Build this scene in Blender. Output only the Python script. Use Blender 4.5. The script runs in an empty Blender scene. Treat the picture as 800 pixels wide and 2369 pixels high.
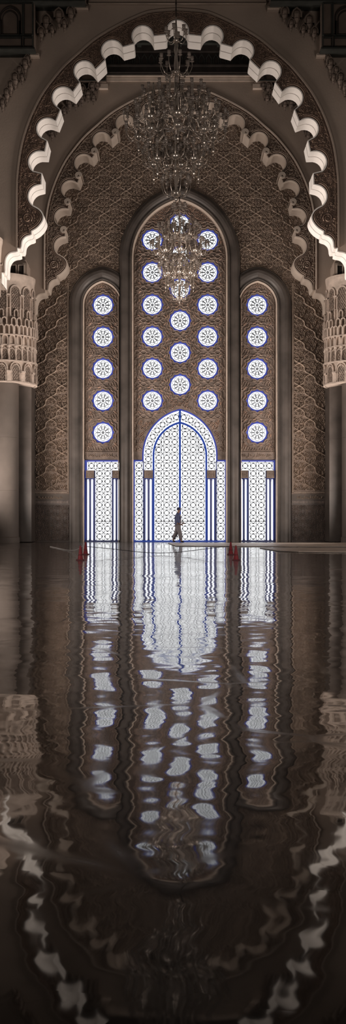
import bpy, math, random
from mathutils import Vector, Matrix
from mathutils.geometry import tessellate_polygon
random.seed(7)
S = bpy.context.scene
COL = S.collection
PI = math.pi
F = 2676.0; VX = 400.0; VY = 1200.0; H = 1.19      # focal length in pixels, vanishing point, eye height
YW = 60.0                                            # end wall
TH = 1.45                                            # arch thickness
Y2 = YW - TH; Y1 = Y2 / 1.184                        # fronts of the two arches

def W(px, py, Y):
    return ((px - VX) * Y / F, Y, H + (VY - py) * Y / F)
def m_(px, Y):                                       # pixel length -> metres at distance Y
    return px * Y / F

# ------------------------------------------------------------------ materials
def mat(name, col, rough=0.7, metal=0.0, noise=None, bump=None, spec=0.5, coat=0.0):
    m = bpy.data.materials.new(name); m.use_nodes = True
    nt = m.node_tree; b = nt.nodes['Principled BSDF']
    b.inputs['Base Color'].default_value = (*col, 1)
    b.inputs['Roughness'].default_value = rough
    b.inputs['Metallic'].default_value = metal
    b.inputs['Specular IOR Level'].default_value = spec
    b.inputs['Coat Weight'].default_value = coat
    tc = nt.nodes.new('ShaderNodeTexCoord')
    if noise:
        sc, amt = noise
        n = nt.nodes.new('ShaderNodeTexNoise'); n.inputs['Scale'].default_value = sc
        n.inputs['Detail'].default_value = 6
        nt.links.new(tc.outputs['Object'], n.inputs['Vector'])
        r = nt.nodes.new('ShaderNodeValToRGB')
        r.color_ramp.elements[0].position = 0.3; r.color_ramp.elements[1].position = 0.7
        r.color_ramp.elements[0].color = (*[c * (1 - amt) for c in col], 1)
        r.color_ramp.elements[1].color = (*[min(1, c * (1 + amt)) for c in col], 1)
        nt.links.new(n.outputs['Fac'], r.inputs['Fac'])
        nt.links.new(r.outputs['Color'], b.inputs['Base Color'])
    if bump:
        sc, st, dist = bump
        n2 = nt.nodes.new('ShaderNodeTexNoise'); n2.inputs['Scale'].default_value = sc
        n2.inputs['Detail'].default_value = 4
        nt.links.new(tc.outputs['Object'], n2.inputs['Vector'])
        bp = nt.nodes.new('ShaderNodeBump'); bp.inputs['Strength'].default_value = st
        bp.inputs['Distance'].default_value = dist
        nt.links.new(n2.outputs['Fac'], bp.inputs['Height'])
        nt.links.new(bp.outputs['Normal'], b.inputs['Normal'])
    return m

def emit(name, col, strength):
    m = bpy.data.materials.new(name); m.use_nodes = True
    b = m.node_tree.nodes['Principled BSDF']
    b.inputs['Base Color'].default_value = (*[c * 0.5 for c in col], 1)
    b.inputs['Roughness'].default_value = 0.25
    b.inputs['Emission Color'].default_value = (*col, 1)
    b.inputs['Emission Strength'].default_value = strength
    return m

MAT = dict(
    plaster=mat('plaster', (0.36, 0.29, 0.24), 0.85, noise=(0.5, 0.12), bump=(14, 0.25, 0.02)),
    carved=mat('carved_stone', (0.20, 0.155, 0.13), 0.8, noise=(2.5, 0.35), bump=(9, 0.8, 0.06)),
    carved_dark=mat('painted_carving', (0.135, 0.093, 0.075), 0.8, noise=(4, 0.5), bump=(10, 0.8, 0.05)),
    ridge=mat('carved_ridge', (0.47, 0.38, 0.31), 0.75, noise=(3, 0.2)),  # paler than its ground, so the relief's light and shade is partly painted
    ridge_red=mat('carved_ridge_red', (0.36, 0.26, 0.20), 0.75, noise=(3, 0.3)),
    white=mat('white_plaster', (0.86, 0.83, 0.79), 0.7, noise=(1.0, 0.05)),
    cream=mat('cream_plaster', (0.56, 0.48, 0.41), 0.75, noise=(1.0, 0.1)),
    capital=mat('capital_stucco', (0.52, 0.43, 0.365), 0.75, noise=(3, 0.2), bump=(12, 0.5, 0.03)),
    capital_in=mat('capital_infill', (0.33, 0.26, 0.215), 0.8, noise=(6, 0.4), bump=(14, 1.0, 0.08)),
    marble=mat('dark_marble', (0.085, 0.072, 0.064), 0.42, noise=(1.2, 0.35)),
    granite=mat('brown_granite', (0.10, 0.082, 0.07), 0.7, noise=(2.0, 0.10)),
    bead=mat('pale_bead', (0.64, 0.54, 0.46), 0.6, noise=(2, 0.15)),
    screen=mat('carved_screen', (0.175, 0.138, 0.118), 0.8, noise=(3, 0.3), bump=(8, 0.6, 0.05)),
    screen_r=mat('screen_ridge', (0.46, 0.37, 0.31), 0.75, noise=(3, 0.25)),
    screen_o=mat('screen_ochre', (0.54, 0.37, 0.285), 0.7, noise=(3, 0.2)),
    tile=mat('dark_tile', (0.075, 0.058, 0.052), 0.5, noise=(4, 0.3)),
    tile_r=mat('dark_tile_ridge', (0.25, 0.20, 0.175), 0.5, noise=(4, 0.3)),
    wood=mat('dark_wood', (0.028, 0.022, 0.019), 0.6, noise=(3, 0.4)),
    wood_g=mat('greenish_beam', (0.032, 0.034, 0.03), 0.6, noise=(3, 0.3)),
    wood_p=mat('wood_panel', (0.17, 0.13, 0.105), 0.7, noise=(1.5, 0.2)),
    lattice=mat('dark_lattice', (0.012, 0.013, 0.02), 0.5),
    navy=mat('navy_paint', (0.015, 0.03, 0.16), 0.45),
    pane=emit('daylit_pane', (0.95, 0.975, 1.0), 1.7),
    blue=emit('glowing_blue_reveal', (0.06, 0.085, 0.46), 0.55),  # reveals and edges given their own glow to stand for blue light
    deepblue=emit('glowing_blue_frame', (0.014, 0.05, 0.32), 0.55),  # frame colour that glows by itself, not a light source
    metal=mat('silvered_metal', (0.80, 0.71, 0.63), 0.22, metal=0.82),
    darkmetal=mat('dark_rod', (0.07, 0.055, 0.048), 0.4, metal=0.6),
    cone=mat('red_plastic', (0.20, 0.015, 0.024), 0.5),
    cone_base=mat('dark_red_rubber', (0.08, 0.01, 0.014), 0.6),
    rope=mat('black_rope', (0.01, 0.01, 0.012), 0.7),
    tape=mat('white_tape', (0.85, 0.85, 0.87), 0.5),
    mat_=mat('pale_floor_mat', (0.74, 0.64, 0.55), 0.4, noise=(1.5, 0.3)),
    mat_e=mat('dark_mat_edge', (0.03, 0.025, 0.023), 0.8),
    skin=mat('skin', (0.20, 0.11, 0.075), 0.6),
    hair=mat('navy_cap', (0.012, 0.016, 0.06), 0.7),
    shirt=mat('grey_blue_jacket', (0.06, 0.075, 0.15), 0.8, bump=(20, 0.4, 0.02)),
    vest=mat('brown_front', (0.16, 0.12, 0.09), 0.8),
    trousers=mat('grey_trousers', (0.15, 0.14, 0.155), 0.85, bump=(14, 0.5, 0.03)),
    shoe=mat('black_shoe', (0.012, 0.012, 0.015), 0.4),
)

def glass_shade():
    m = bpy.data.materials.new('frosted_glass'); m.use_nodes = True
    nt = m.node_tree; b = nt.nodes['Principled BSDF']
    b.inputs['Base Color'].default_value = (0.46, 0.40, 0.355, 1)
    b.inputs['Roughness'].default_value = 0.12
    b.inputs['Metallic'].default_value = 0.15
    tr = nt.nodes.new('ShaderNodeBsdfTranslucent'); tr.inputs['Color'].default_value = (0.85, 0.79, 0.75, 1)
    mx = nt.nodes.new('ShaderNodeMixShader'); mx.inputs['Fac'].default_value = 0.38
    nt.links.new(b.outputs[0], mx.inputs[1]); nt.links.new(tr.outputs[0], mx.inputs[2])
    nt.links.new(mx.outputs[0], nt.nodes['Material Output'].inputs['Surface'])
    return m
MAT['glass'] = glass_shade()

# ------------------------------------------------------------------ mesh builder
class MB:
    def __init__(s): s.v = []; s.f = []
    def add(s, vs, fs):
        o = len(s.v); s.v += [tuple(p) for p in vs]; s.f += [tuple(i + o for i in f) for f in fs]
    def box(s, c0, c1):
        x0, y0, z0 = c0; x1, y1, z1 = c1
        s.add([(x0,y0,z0),(x1,y0,z0),(x1,y1,z0),(x0,y1,z0),(x0,y0,z1),(x1,y0,z1),(x1,y1,z1),(x0,y1,z1)],
              [(0,3,2,1),(4,5,6,7),(0,1,5,4),(1,2,6,5),(2,3,7,6),(3,0,4,7)])
    def pbox(s, x0, y0, x1, y1, Y, d0, d1):
        """box over the pixel rectangle as seen at distance Y, from depth Y+d0 to Y+d1"""
        a = W(x0, y1, Y); b = W(x1, y0, Y)
        s.box((a[0], Y + d0, a[2]), (b[0], Y + d1, b[2]))
    def prism(s, poly, holes, ya, yb):
        """polygon in (x,z) with holes, extruded from ya to yb"""
        loops = [poly] + list(holes)
        tris = tessellate_polygon([[Vector((p[0], p[1], 0)) for p in l] for l in loops])
        flat = [p for l in loops for p in l]; n = len(flat)
        vs = [(p[0], ya, p[1]) for p in flat] + [(p[0], yb, p[1]) for p in flat]
        fs = [tuple(t) for t in tris] + [(t[2] + n, t[1] + n, t[0] + n) for t in tris]
        o = 0
        for l in loops:
            k = len(l)
            for i in range(k):
                j = (i + 1) % k
                fs.append((o + i, o + j, o + j + n, o + i + n))
            o += k
        s.add(vs, fs)
    def strip(s, pts, w, y0, y1, closed=False, peak=None):
        """flat bar (or ridge) following a polyline in the (x,z) plane; y0 front, y1 back"""
        n = len(pts)
        if n < 2: return
        vs = []; fs = []
        for i, p in enumerate(pts):
            a = pts[i - 1] if (i > 0 or closed) else p
            b = pts[(i + 1) % n] if (i < n - 1 or closed) else p
            dx, dz = b[0] - a[0], b[1] - a[1]; l = math.hypot(dx, dz) or 1
            nx, nz = -dz / l * w / 2, dx / l * w / 2
            if peak is not None:
                vs += [(p[0] + nx, y1, p[1] + nz), (p[0], y0, p[1]), (p[0] - nx, y1, p[1] - nz)]
            else:
                vs += [(p[0] + nx, y1, p[1] + nz), (p[0] + nx, y0, p[1] + nz), (p[0] - nx, y0, p[1] - nz), (p[0] - nx, y1, p[1] - nz)]
        k = 3 if peak is not None else 4
        for i in range(n if closed else n - 1):
            j = (i + 1) % n
            for q in range(k - 1):
                fs.append((i * k + q, j * k + q, j * k + q + 1, i * k + q + 1))
        s.add(vs, fs)
    def pridge(s, pp, w, Y, d):
        """ridge through pixel points standing d metres proud of the plane Y"""
        q = [W(x, y, Y) for x, y in pp]
        s.strip([(a[0], a[2]) for a in q], m_(w, Y), Y - d, Y + 0.004, peak=1)
    def pbar(s, pp, w, Y, d0, d1, closed=False):
        q = [W(x, y, Y) for x, y in pp]
        s.strip([(a[0], a[2]) for a in q], m_(w, Y), Y + d0, Y + d1, closed)
    def tube(s, pts, r, k=6, cap=True):
        pts = [Vector(p) for p in pts]; n = len(pts)
        rr = r if isinstance(r, (list, tuple)) else [r] * n
        vs = []; fs = []
        for i, p in enumerate(pts):
            t = (pts[min(i + 1, n - 1)] - pts[max(i - 1, 0)]).normalized()
            u = t.orthogonal().normalized() if abs(t.z) > 0.99 else t.cross(Vector((0, 0, 1))).normalized()
            w = t.cross(u)
            for q in range(k):
                a = 2 * PI * q / k
                vs.append(p + (u * math.cos(a) + w * math.sin(a)) * rr[i])
        for i in range(n - 1):
            for q in range(k):
                fs.append((i * k + q, i * k + (q + 1) % k, (i + 1) * k + (q + 1) % k, (i + 1) * k + q))
        if cap:
            fs.append(tuple(range(k - 1, -1, -1))); fs.append(tuple((n - 1) * k + q for q in range(k)))
        s.add(vs, fs)
    def lathe(s, prof, k=16, c=(0, 0, 0), a0=0.0):
        vs = []; fs = []; n = len(prof)
        for r, z in prof:
            for q in range(k):
                a = a0 + 2 * PI * q / k
                vs.append((c[0] + r * math.cos(a), c[1] + r * math.sin(a), c[2] + z))
        for i in range(n - 1):
            for q in range(k):
                fs.append((i * k + q, i * k + (q + 1) % k, (i + 1) * k + (q + 1) % k, (i + 1) * k + q))
        s.add(vs, fs)
    def mesh(s, name, smooth=False):
        me = bpy.data.meshes.new(name); me.from_pydata(s.v, [], s.f); me.update()
        if smooth: me.shade_smooth()
        return me
    def build(s, name, m, parent=None, smooth=False, fix=False):
        me = s.mesh(name, smooth)
        if fix:
            import bmesh
            bm = bmesh.new(); bm.from_mesh(me); bmesh.ops.recalc_face_normals(bm, faces=bm.faces); bm.to_mesh(me); bm.free()
        me.materials.append(MAT[m])
        return link(name, me, parent)

def link(name, me, parent=None):
    o = bpy.data.objects.new(name, me); COL.objects.link(o)
    if parent is not None: o.parent = parent
    return o
def empty(name, loc=(0, 0, 0)):
    o = bpy.data.objects.new(name, None); COL.objects.link(o); o.location = loc
    o.empty_display_size = 0.2
    return o
def tag(o, label, cat, group=None, kind=None):
    o['label'] = label; o['category'] = cat
    if group: o['group'] = group
    o['kind'] = kind or 'thing'
    return o
def adopt(root, loc):
    """move a thing's origin to loc while its parts keep their places"""
    bpy.context.view_layer.update()
    root.location = loc
    for c in root.children:
        c.location = c.location - Vector(loc)

# ------------------------------------------------------------------ 2-D helpers (pixel space)
def arc3(a, b, c, n=10):
    ax, ay = a; bx, by = b; cx, cy = c
    d = 2 * (ax * (by - cy) + bx * (cy - ay) + cx * (ay - by))
    ux = ((ax*ax+ay*ay)*(by-cy) + (bx*bx+by*by)*(cy-ay) + (cx*cx+cy*cy)*(ay-by)) / d
    uy = ((ax*ax+ay*ay)*(cx-bx) + (bx*bx+by*by)*(ax-cx) + (cx*cx+cy*cy)*(bx-ax)) / d
    r = math.hypot(ax-ux, ay-uy)
    t0, t1, t2 = (math.atan2(p[1]-uy, p[0]-ux) for p in (a, b, c))
    def wrap(x): return x % (2*PI)
    if wrap(t1 - t0) < wrap(t2 - t0): sp = wrap(t2 - t0)
    else: sp = -wrap(t0 - t2)
    return [(ux + r*math.cos(t0 + sp*i/n), uy + r*math.sin(t0 + sp*i/n)) for i in range(n + 1)]
def spline(P, n=6):
    out = []
    for i in range(len(P) - 1):
        p0 = P[max(i-1, 0)]; p1 = P[i]; p2 = P[i+1]; p3 = P[min(i+2, len(P)-1)]
        for k in range(n):
            t = k / n
            out.append(tuple(0.5*((2*p1[j]) + (-p0[j]+p2[j])*t + (2*p0[j]-5*p1[j]+4*p2[j]-p3[j])*t*t + (-p0[j]+3*p1[j]-3*p2[j]+p3[j])*t**3) for j in (0, 1)))
    out.append(P[-1]); return out
def lancet(cx, spring, hw, c, base, n=20):
    """two-centred pointed arch from the left foot over the apex to the right foot"""
    r = hw + c; a1 = math.acos(c / r)
    L = [(cx - hw, base)] + [(cx + c - r*math.cos(a1*i/n), spring - r*math.sin(a1*i/n)) for i in range(n + 1)]
    R = [(2*cx - x, y) for x, y in L]
    return L + R[::-1][1:]
def inside(p, poly):
    x, y = p; c = False; n = len(poly)
    for i in range(n):
        x1, y1 = poly[i]; x2, y2 = poly[i-1]
        if (y1 > y) != (y2 > y) and x < (x2-x1)*(y-y1)/(y2-y1) + x1: c = not c
    return c
def pdist(p, line):
    return min(math.hypot(p[0]-q[0], p[1]-q[1]) for q in line)
def spiral(cx, cy, r, turns=1.6, a0=0.0, hand=1, n=16, r0=0.15):
    return [(cx + (r*(r0 + (1-r0)*(1-i/n)))*math.cos(a0 + hand*turns*2*PI*i/n),
             cy + (r*(r0 + (1-r0)*(1-i/n)))*math.sin(a0 + hand*turns*2*PI*i/n)) for i in range(n+1)]
def circle(cx, cy, r, n=16, a0=0.0):
    return [(cx + r*math.cos(a0 + 2*PI*i/n), cy + r*math.sin(a0 + 2*PI*i/n)) for i in range(n)]
def XZ(pp, Y):
    return [(a[0], a[2]) for a in (W(x, y, Y) for x, y in pp)]

# ------------------------------------------------------------------ floor
def floor_material():
    m = bpy.data.materials.new('polished_dark_marble'); m.use_nodes = True
    nt = m.node_tree; N = nt.nodes; L = nt.links; b = N['Principled BSDF']
    tc = N.new('ShaderNodeTexCoord')
    def noise(scale, detail, mp=None, dim='3D'):
        n = N.new('ShaderNodeTexNoise'); n.inputs['Scale'].default_value = scale; n.inputs['Detail'].default_value = detail
        if mp is not None:
            q = N.new('ShaderNodeMapping'); q.inputs['Scale'].default_value = mp[0]; q.inputs['Location'].default_value = mp[1]
            q.inputs['Rotation'].default_value = (0, 0, mp[2])
            L.new(tc.outputs['Object'], q.inputs['Vector']); L.new(q.outputs['Vector'], n.inputs['Vector'])
        else: L.new(tc.outputs['Object'], n.inputs['Vector'])
        return n
    # undulation of the hand-polished slabs: lean sideways (x) and along the hall (y)
    def math_(op, a, bb):
        q = N.new('ShaderNodeMath'); q.operation = op
        for i, s in enumerate((a, bb)):
            if isinstance(s, (int, float)): q.inputs[i].default_value = s
            else: L.new(s, q.inputs[i])
        return q.outputs[0]
    nx1 = noise(1.0, 1.0, ((0.7, 1.0, 1), (3, 7, 0), 0.2)); nx2 = noise(3.2, 1.0, ((0.6, 1.0, 1), (9, 1, 0), -0.3))
    ny1 = noise(0.8, 1.0, ((0.5, 1.0, 1), (31, 17, 0), 0.1)); ny2 = noise(3.0, 1.0, ((0.8, 1.0, 1), (5, 44, 0), -0.15))
    # each slab lies at a slightly different tilt
    mp = N.new('ShaderNodeMapping'); mp.inputs['Rotation'].default_value = (0, 0, 0.30); mp.inputs['Scale'].default_value = (0.75, 1.1, 1)
    L.new(tc.outputs['Object'], mp.inputs['Vector'])
    sn = N.new('ShaderNodeVectorMath'); sn.operation = 'FLOOR'; L.new(mp.outputs['Vector'], sn.inputs[0])
    wn = N.new('ShaderNodeTexWhiteNoise'); wn.noise_dimensions = '2D'; L.new(sn.outputs[0], wn.inputs['Vector'])
    sep = N.new('ShaderNodeSeparateColor'); L.new(wn.outputs['Color'], sep.inputs[0])
    nx3 = noise(8.0, 1.0, ((0.7, 1.0, 1), (1, 12, 0), 0.4)); ny3 = noise(7.0, 1.0, ((0.8, 1.0, 1), (15, 4, 0), -0.4))
    def cen(s, a): return math_('MULTIPLY', math_('SUBTRACT', s, 0.5), a)
    X = math_('ADD', cen(nx3.outputs['Fac'], 0.022), math_('ADD', math_('ADD', cen(nx1.outputs['Fac'], 0.045), cen(nx2.outputs['Fac'], 0.045)), cen(sep.outputs[0], 0.006)))
    Yv = math_('ADD', cen(ny3.outputs['Fac'], 0.009), math_('ADD', math_('ADD', cen(ny1.outputs['Fac'], 0.014), cen(ny2.outputs['Fac'], 0.024)), cen(sep.outputs[1], 0.004)))
    cx = N.new('ShaderNodeCombineXYZ'); L.new(X, cx.inputs[0]); L.new(Yv, cx.inputs[1]); cx.inputs[2].default_value = 1
    nm = N.new('ShaderNodeVectorMath'); nm.operation = 'NORMALIZE'; L.new(cx.outputs[0], nm.inputs[0])
    L.new(nm.outputs[0], b.inputs['Normal'])
    # scuffs
    v = N.new('ShaderNodeTexVoronoi'); v.feature = 'DISTANCE_TO_EDGE'; v.inputs['Scale'].default_value = 0.8
    L.new(tc.outputs['Object'], v.inputs['Vector'])
    rp = N.new('ShaderNodeValToRGB'); rp.color_ramp.elements[0].position = 0.0; rp.color_ramp.elements[0].color = (1, 1, 1, 1)
    rp.color_ramp.elements[1].position = 0.03; rp.color_ramp.elements[1].color = (0, 0, 0, 1)
    L.new(v.outputs['Distance'], rp.inputs['Fac'])
    wear = noise(0.9, 5); wr = N.new('ShaderNodeMapRange'); wr.inputs[1].default_value = 0.48; wr.inputs[2].default_value = 0.75
    L.new(wear.outputs['Fac'], wr.inputs[0])
    scf = math_('MULTIPLY', rp.outputs['Color'], wr.outputs[0])
    cl = noise(0.7, 6)
    c1 = N.new('ShaderNodeValToRGB'); c1.color_ramp.elements[0].position = 0.3; c1.color_ramp.elements[1].position = 0.75
    c1.color_ramp.elements[0].color = (0.018, 0.0135, 0.011, 1); c1.color_ramp.elements[1].color = (0.036, 0.027, 0.022, 1)
    L.new(cl.outputs['Fac'], c1.inputs['Fac'])
    mx = N.new('ShaderNodeMix'); mx.data_type = 'RGBA'; mx.inputs['B'].default_value = (0.16, 0.13, 0.115, 1)
    L.new(math_('MULTIPLY', scf, 0.7), mx.inputs['Factor']); L.new(c1.outputs['Color'], mx.inputs['A'])
    L.new(mx.outputs['Result'], b.inputs['Base Color'])
    ro = N.new('ShaderNodeMapRange'); ro.inputs[3].default_value = 0.012; ro.inputs[4].default_value = 0.05
    L.new(noise(1.6, 4, ((1, 0.6, 1), (2, 2, 0), 0.5)).outputs['Fac'], ro.inputs[0])
    L.new(math_('ADD', ro.outputs[0], math_('MULTIPLY', scf, 0.35)), b.inputs['Roughness'])
    b.inputs['IOR'].default_value = 1.45
    df = N.new('ShaderNodeBsdfPrincipled'); df.inputs['Roughness'].default_value = 0.32
    df.inputs['Base Color'].default_value = (0.085, 0.072, 0.064, 1)
    ms = N.new('ShaderNodeMixShader')
    fr = N.new('ShaderNodeMapRange'); fr.inputs[3].default_value = 0.0; fr.inputs[4].default_value = 0.22
    L.new(noise(0.6, 6, ((1, 0.7, 1), (7, 3, 0), 0.8)).outputs['Fac'], fr.inputs[0]); lw = N.new('ShaderNodeLayerWeight'); lw.inputs['Blend'].default_value = 0.5
    L.new(math_('ADD', fr.outputs[0], math_('MULTIPLY', math_('POWER', lw.outputs['Facing'], 14.0), 0.34)), ms.inputs['Fac'])
    L.new(b.outputs[0], ms.inputs[1]); L.new(df.outputs[0], ms.inputs[2]); L.new(ms.outputs[0], N['Material Output'].inputs['Surface'])
    return m
MAT['floor'] = floor_material()
fl = MB(); fl.box((-24, -6, -0.3), (24, 64, 0.0))
tag(fl.build('floor', 'floor'), 'dark polished marble floor mirroring the bright windows', 'floor', kind='structure')

# ------------------------------------------------------------------ scalloped arch outline (pixels of the nearer arch, right half)
C1 = 410.5
LOBES = [((465, 81.5), (490, 82), 25.5, (512, 100)), ((537, 107), (561.5, 117), 26, (579.5, 138)),
         ((601, 159), (626, 166), 26.5, (644.5, 182.5)), ((653, 211), (676, 226), 26, (693, 246)),
         ((693, 279), (712, 298), 26, (727.5, 319)), ((719, 350), (731, 375), 26, (745.5, 397.5)),
         ((727, 426), (730, 452), 26, (746, 477))]
TEETH = [((438, 78.5), (465, 81.5)), ((512, 100), (537, 107)), ((579.5, 138), (601, 159)), ((638, 190), (653, 211)),
         ((683, 254), (693, 279)), ((714, 326), (719, 350)), ((726, 402), (727, 426))]
def half_profile():
    P = arc3((C1, 45), (C1 + 21, 55), (437, 78), 7)
    for (st, c, r, en), te in zip(LOBES, TEETH):
        if P[-1] != te[0]: P.append(te[0])
        a = math.radians(-50)
        P += arc3(st, (c[0] + r*math.cos(a), c[1] + r*math.sin(a)), en, 12)
    upper = P + spline([(746, 477), (732, 485), (724.5, 494), (722.5, 504), (727, 515), (737, 526), (750, 534)], 4)[1:]
    upper += spline([(750, 542), (762, 546), (771, 556), (773.5, 573)], 4)
    low = [(782, 573)] + spline([(782, 581), (798, 584), (808, 595), (811, 610), (811, 630)], 4) + [(819, 630), (819, 656)]
    return upper, low
UP, LOW = half_profile()
EXT = spline([(C1, 22), (455, 25), (490, 32), (550, 60), (600, 90), (640, 124), (672, 153), (700, 186), (725, 221), (747, 264), (762, 304), (772, 342), (779, 390), (782, 440), (782, 573)], 5)
def at(pp, cx, k):
    """carry an outline given in the nearer arch's pixels to an arch centred on cx at 1/k of the size"""
    return [(cx + (x - C1)/k, VY - (VY - y)/k) for x, y in pp]
def mir(pp, cx): return [(2*cx - x, y) for x, y in pp]

def scalloped_arch(cx, k, Y, wall_name, label, wall_label, wx, wtop, face, ridge, soffit, groove, rolls):
    up = at(UP, cx, k); low = at(LOW, cx, k); ext = at(EXT, cx, k)
    # plain wall round the arch
    gy = VY + H*F/Y
    hole = ext + low + [(low[-1][0] + 40/k, low[-1][1]), (low[-1][0] + 40/k, gy)]
    poly = [(wx[0], gy), (wx[0], wtop), (wx[1], wtop), (wx[1], gy)] + hole[::-1] + mir(hole, cx)[1:]
    wm = MB(); wm.prism(XZ(poly, Y), [], Y, Y + TH)
    wall = tag(wm.build(wall_name, 'plaster', fix=True), wall_label, 'wall', kind='structure')
    root = empty('scalloped_arch')
    tag(root, label, 'arch', 'scalloped horseshoe arches')
    band = mir(ext, cx)[::-1] + ext[1:] + up[::-1] + mir(up, cx)[1:]
    fm = MB(); fm.prism(XZ(band, Y), [], Y + 0.03, Y + TH - 0.005)
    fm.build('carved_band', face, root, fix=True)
    # soffit lining
    line = (mir(up + low, cx))[::-1] + (up + low)[1:]
    q = XZ(line, Y); n = len(q)
    cuts = [(0.0, 0.45*TH), (0.51*TH, TH)] if groove else [(0.0, TH)]
    for a, b in cuts:
        sm = MB(); vs = []; fs = []
        for i in range(n):
            A = q[max(i-1, 0)]; B = q[min(i+1, n-1)]
            dx, dz = B[0]-A[0], B[1]-A[1]; l = math.hypot(dx, dz) or 1
            nx, nz = dz/l*0.05, -dx/l*0.05
            p = q[i]
            vs += [(p[0], Y+a-0.01, p[1]), (p[0]+nx, Y+a-0.01, p[1]+nz), (p[0]+nx, Y+b, p[1]+nz), (p[0], Y+b, p[1])]
        for i in range(n-1):
            for e in range(3):
                fs.append((i*4+e, (i+1)*4+e, (i+1)*4+e+1, i*4+e+1))
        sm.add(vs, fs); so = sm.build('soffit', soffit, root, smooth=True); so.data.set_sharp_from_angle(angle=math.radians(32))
    # rim moulding on the outer curve
    rm = MB(); full = mir(ext, cx)[::-1] + ext[1:]
    rm.pbar(full, 3.6/k, Y, -0.08, 0.05); rm.build('rim_moulding', 'bead' if k > 1.1 else 'plaster', root)
    im = MB(); ed = [(x + (cx - x)*-0.0, y) for x, y in full]
    # lines following the scallops
    cm = MB()
    whole = mir(up, cx)[::-1] + up[1:]
    for off, w in ((3.5, 1.6), (7.0, 1.4)):
        o2 = []
        for i, p in enumerate(whole):
            A = whole[max(i-2, 0)]; B = whole[min(i+2, len(whole)-1)]
            dx, dy = B[0]-A[0], B[1]-A[1]; l = math.hypot(dx, dy) or 1
            o2.append((p[0] + dy/l*off/k, p[1] - dx/l*off/k))
        seg = []
        for p in o2:
            if inside(p, band) and pdist(p, whole) > (off-1.2)/k: seg.append(p)
            else:
                if len(seg) > 2: cm.pridge(seg, w/k, Y + 0.03, 0.06)
                seg = []
        if len(seg) > 2: cm.pridge(seg, w/k, Y + 0.03, 0.06)
    # inner line of the outer border
    ins = [(cx + (x-cx)*(1 - 7/(370.0)), VY-(VY-y)*(1-6/1178.0)) for x, y in full]
    cm.pridge(ins, 1.6/k, Y + 0.03, 0.06)
    # scrollwork filling
    rnd = random.Random(3)
    hp = [p for p in ext[1:]] + [(ext[-1][0]-8/k, ext[-1][1])] + up[::-1]
    taken = []
    vc = (757, 505)
    for _ in range(9000):
        x = rnd.uniform(C1, 784); y = rnd.uniform(22, 573)
        p = at([(x, y)], cx, k)[0]
        if math.hypot(x-vc[0], y-vc[1]) < 20: continue
        if not inside(p, hp): continue
        if pdist(p, up) < 8.5/k or pdist(p, ext) < 7/k: continue
        if any(abs(p[0]-t[0]) < 5.4/k and math.hypot(p[0]-t[0], p[1]-t[1]) < 5.4/k for t in taken): continue
        taken.append(p); a = rnd.uniform(0, 6.28); hd = rnd.choice((-1, 1))
        s1 = spiral(p[0], p[1], 2.9/k, 1.25, a, hd, 11)
        tail = (p[0] + 5.2/k*math.cos(a - hd*0.5), p[1] + 5.2/k*math.sin(a - hd*0.5))
        for sp in ([tail] + s1, mir([tail] + s1, cx)): cm.pridge(sp, 1.3/k, Y + 0.03, 0.06)
    rnd2 = random.Random(8)
    upz = up[::2]; exz = ext[::2]; y = 24.0
    while y < 570:
        x = C1 + rnd2.uniform(0, 4.2)
        while x < 783:
            q0 = (x + rnd2.uniform(-1, 1), y + rnd2.uniform(-1, 1)); p = at([q0], cx, k)[0]; x += 4.3
            if not inside(p, hp) or pdist(p, upz) < 9.0/k or pdist(p, exz) < 7/k or math.hypot(q0[0]-vc[0], q0[1]-vc[1]) < 20: continue
            a = rnd2.uniform(0, 6.28); s1 = spiral(p[0], p[1], 1.9/k, 1.0, a, rnd2.choice((-1, 1)), 6)
            cm.pridge(s1, 1.0/k, Y + 0.03, 0.04); cm.pridge(mir(s1, cx), 1.0/k, Y + 0.03, 0.04)
        y += 4.3
    cv = at([vc], cx, k)[0]
    for sg in (0, 1):
        for R_, tn, w in ((11, 2.2, 2.6),):
            s1 = spiral(cv[0], cv[1], R_/k, tn, 2.4, 1, 40, 0.1)
            cm.pridge(mir(s1, cx) if sg else s1, w/k, Y + 0.03, 0.10)
        for j in range(16):
            a = 2*PI*j/16
            c = (cv[0] + 16.5/k*math.cos(a), cv[1] + 16.5/k*math.sin(a))
            s1 = spiral(c[0], c[1], 2.6/k, 1.2, a, 1, 8)
            cm.pridge(mir(s1, cx) if sg else s1, 1.3/k, Y + 0.03, 0.07)
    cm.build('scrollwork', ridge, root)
    if rolls:
        for te in TEETH:
            (ax, ay), (bx, by) = te
            mx, my = (ax+bx)/2, (ay+by)/2; dx, dy = bx-ax, by-ay; l = math.hypot(dx, dy)
            nx, ny = dy/l, -dx/l                         # away from the opening
            c = at([(mx - dx*0.18 + nx*4, my - dy*0.18 + ny*4)], cx, k)[0]
            for sg in (0, 1):
                c2 = mir([c], cx)[0] if sg else c
                w0 = W(c2[0], c2[1], Y); r = m_(9.0/k, Y)
                rl = MB(); sp = []
                turns = 1.7; nn = 34; hd = -1 if sg else 1
                a0 = math.atan2(ny, nx*(-1 if sg else 1)) + PI
                for i in range(nn + 1):
                    t = i/nn; a = -a0 - hd*turns*2*PI*t
                    sp.append((w0[0] + r*(1-0.75*t)*math.cos(a), w0[2] + r*(1-0.75*t)*math.sin(a)))
                rl.strip(sp, 0.07, Y - 0.10, Y + TH - 0.1)
                rl.prism([(w0[0] + r*0.8*math.cos(2*PI*i/14), w0[2] + r*0.8*math.sin(2*PI*i/14)) for i in range(14)], [], Y - 0.02, Y + TH - 0.1)
                rl.build('scroll', soffit, root)
    adopt(root, (W(cx, gy, Y)[0], Y, 0))
    return root

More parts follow.
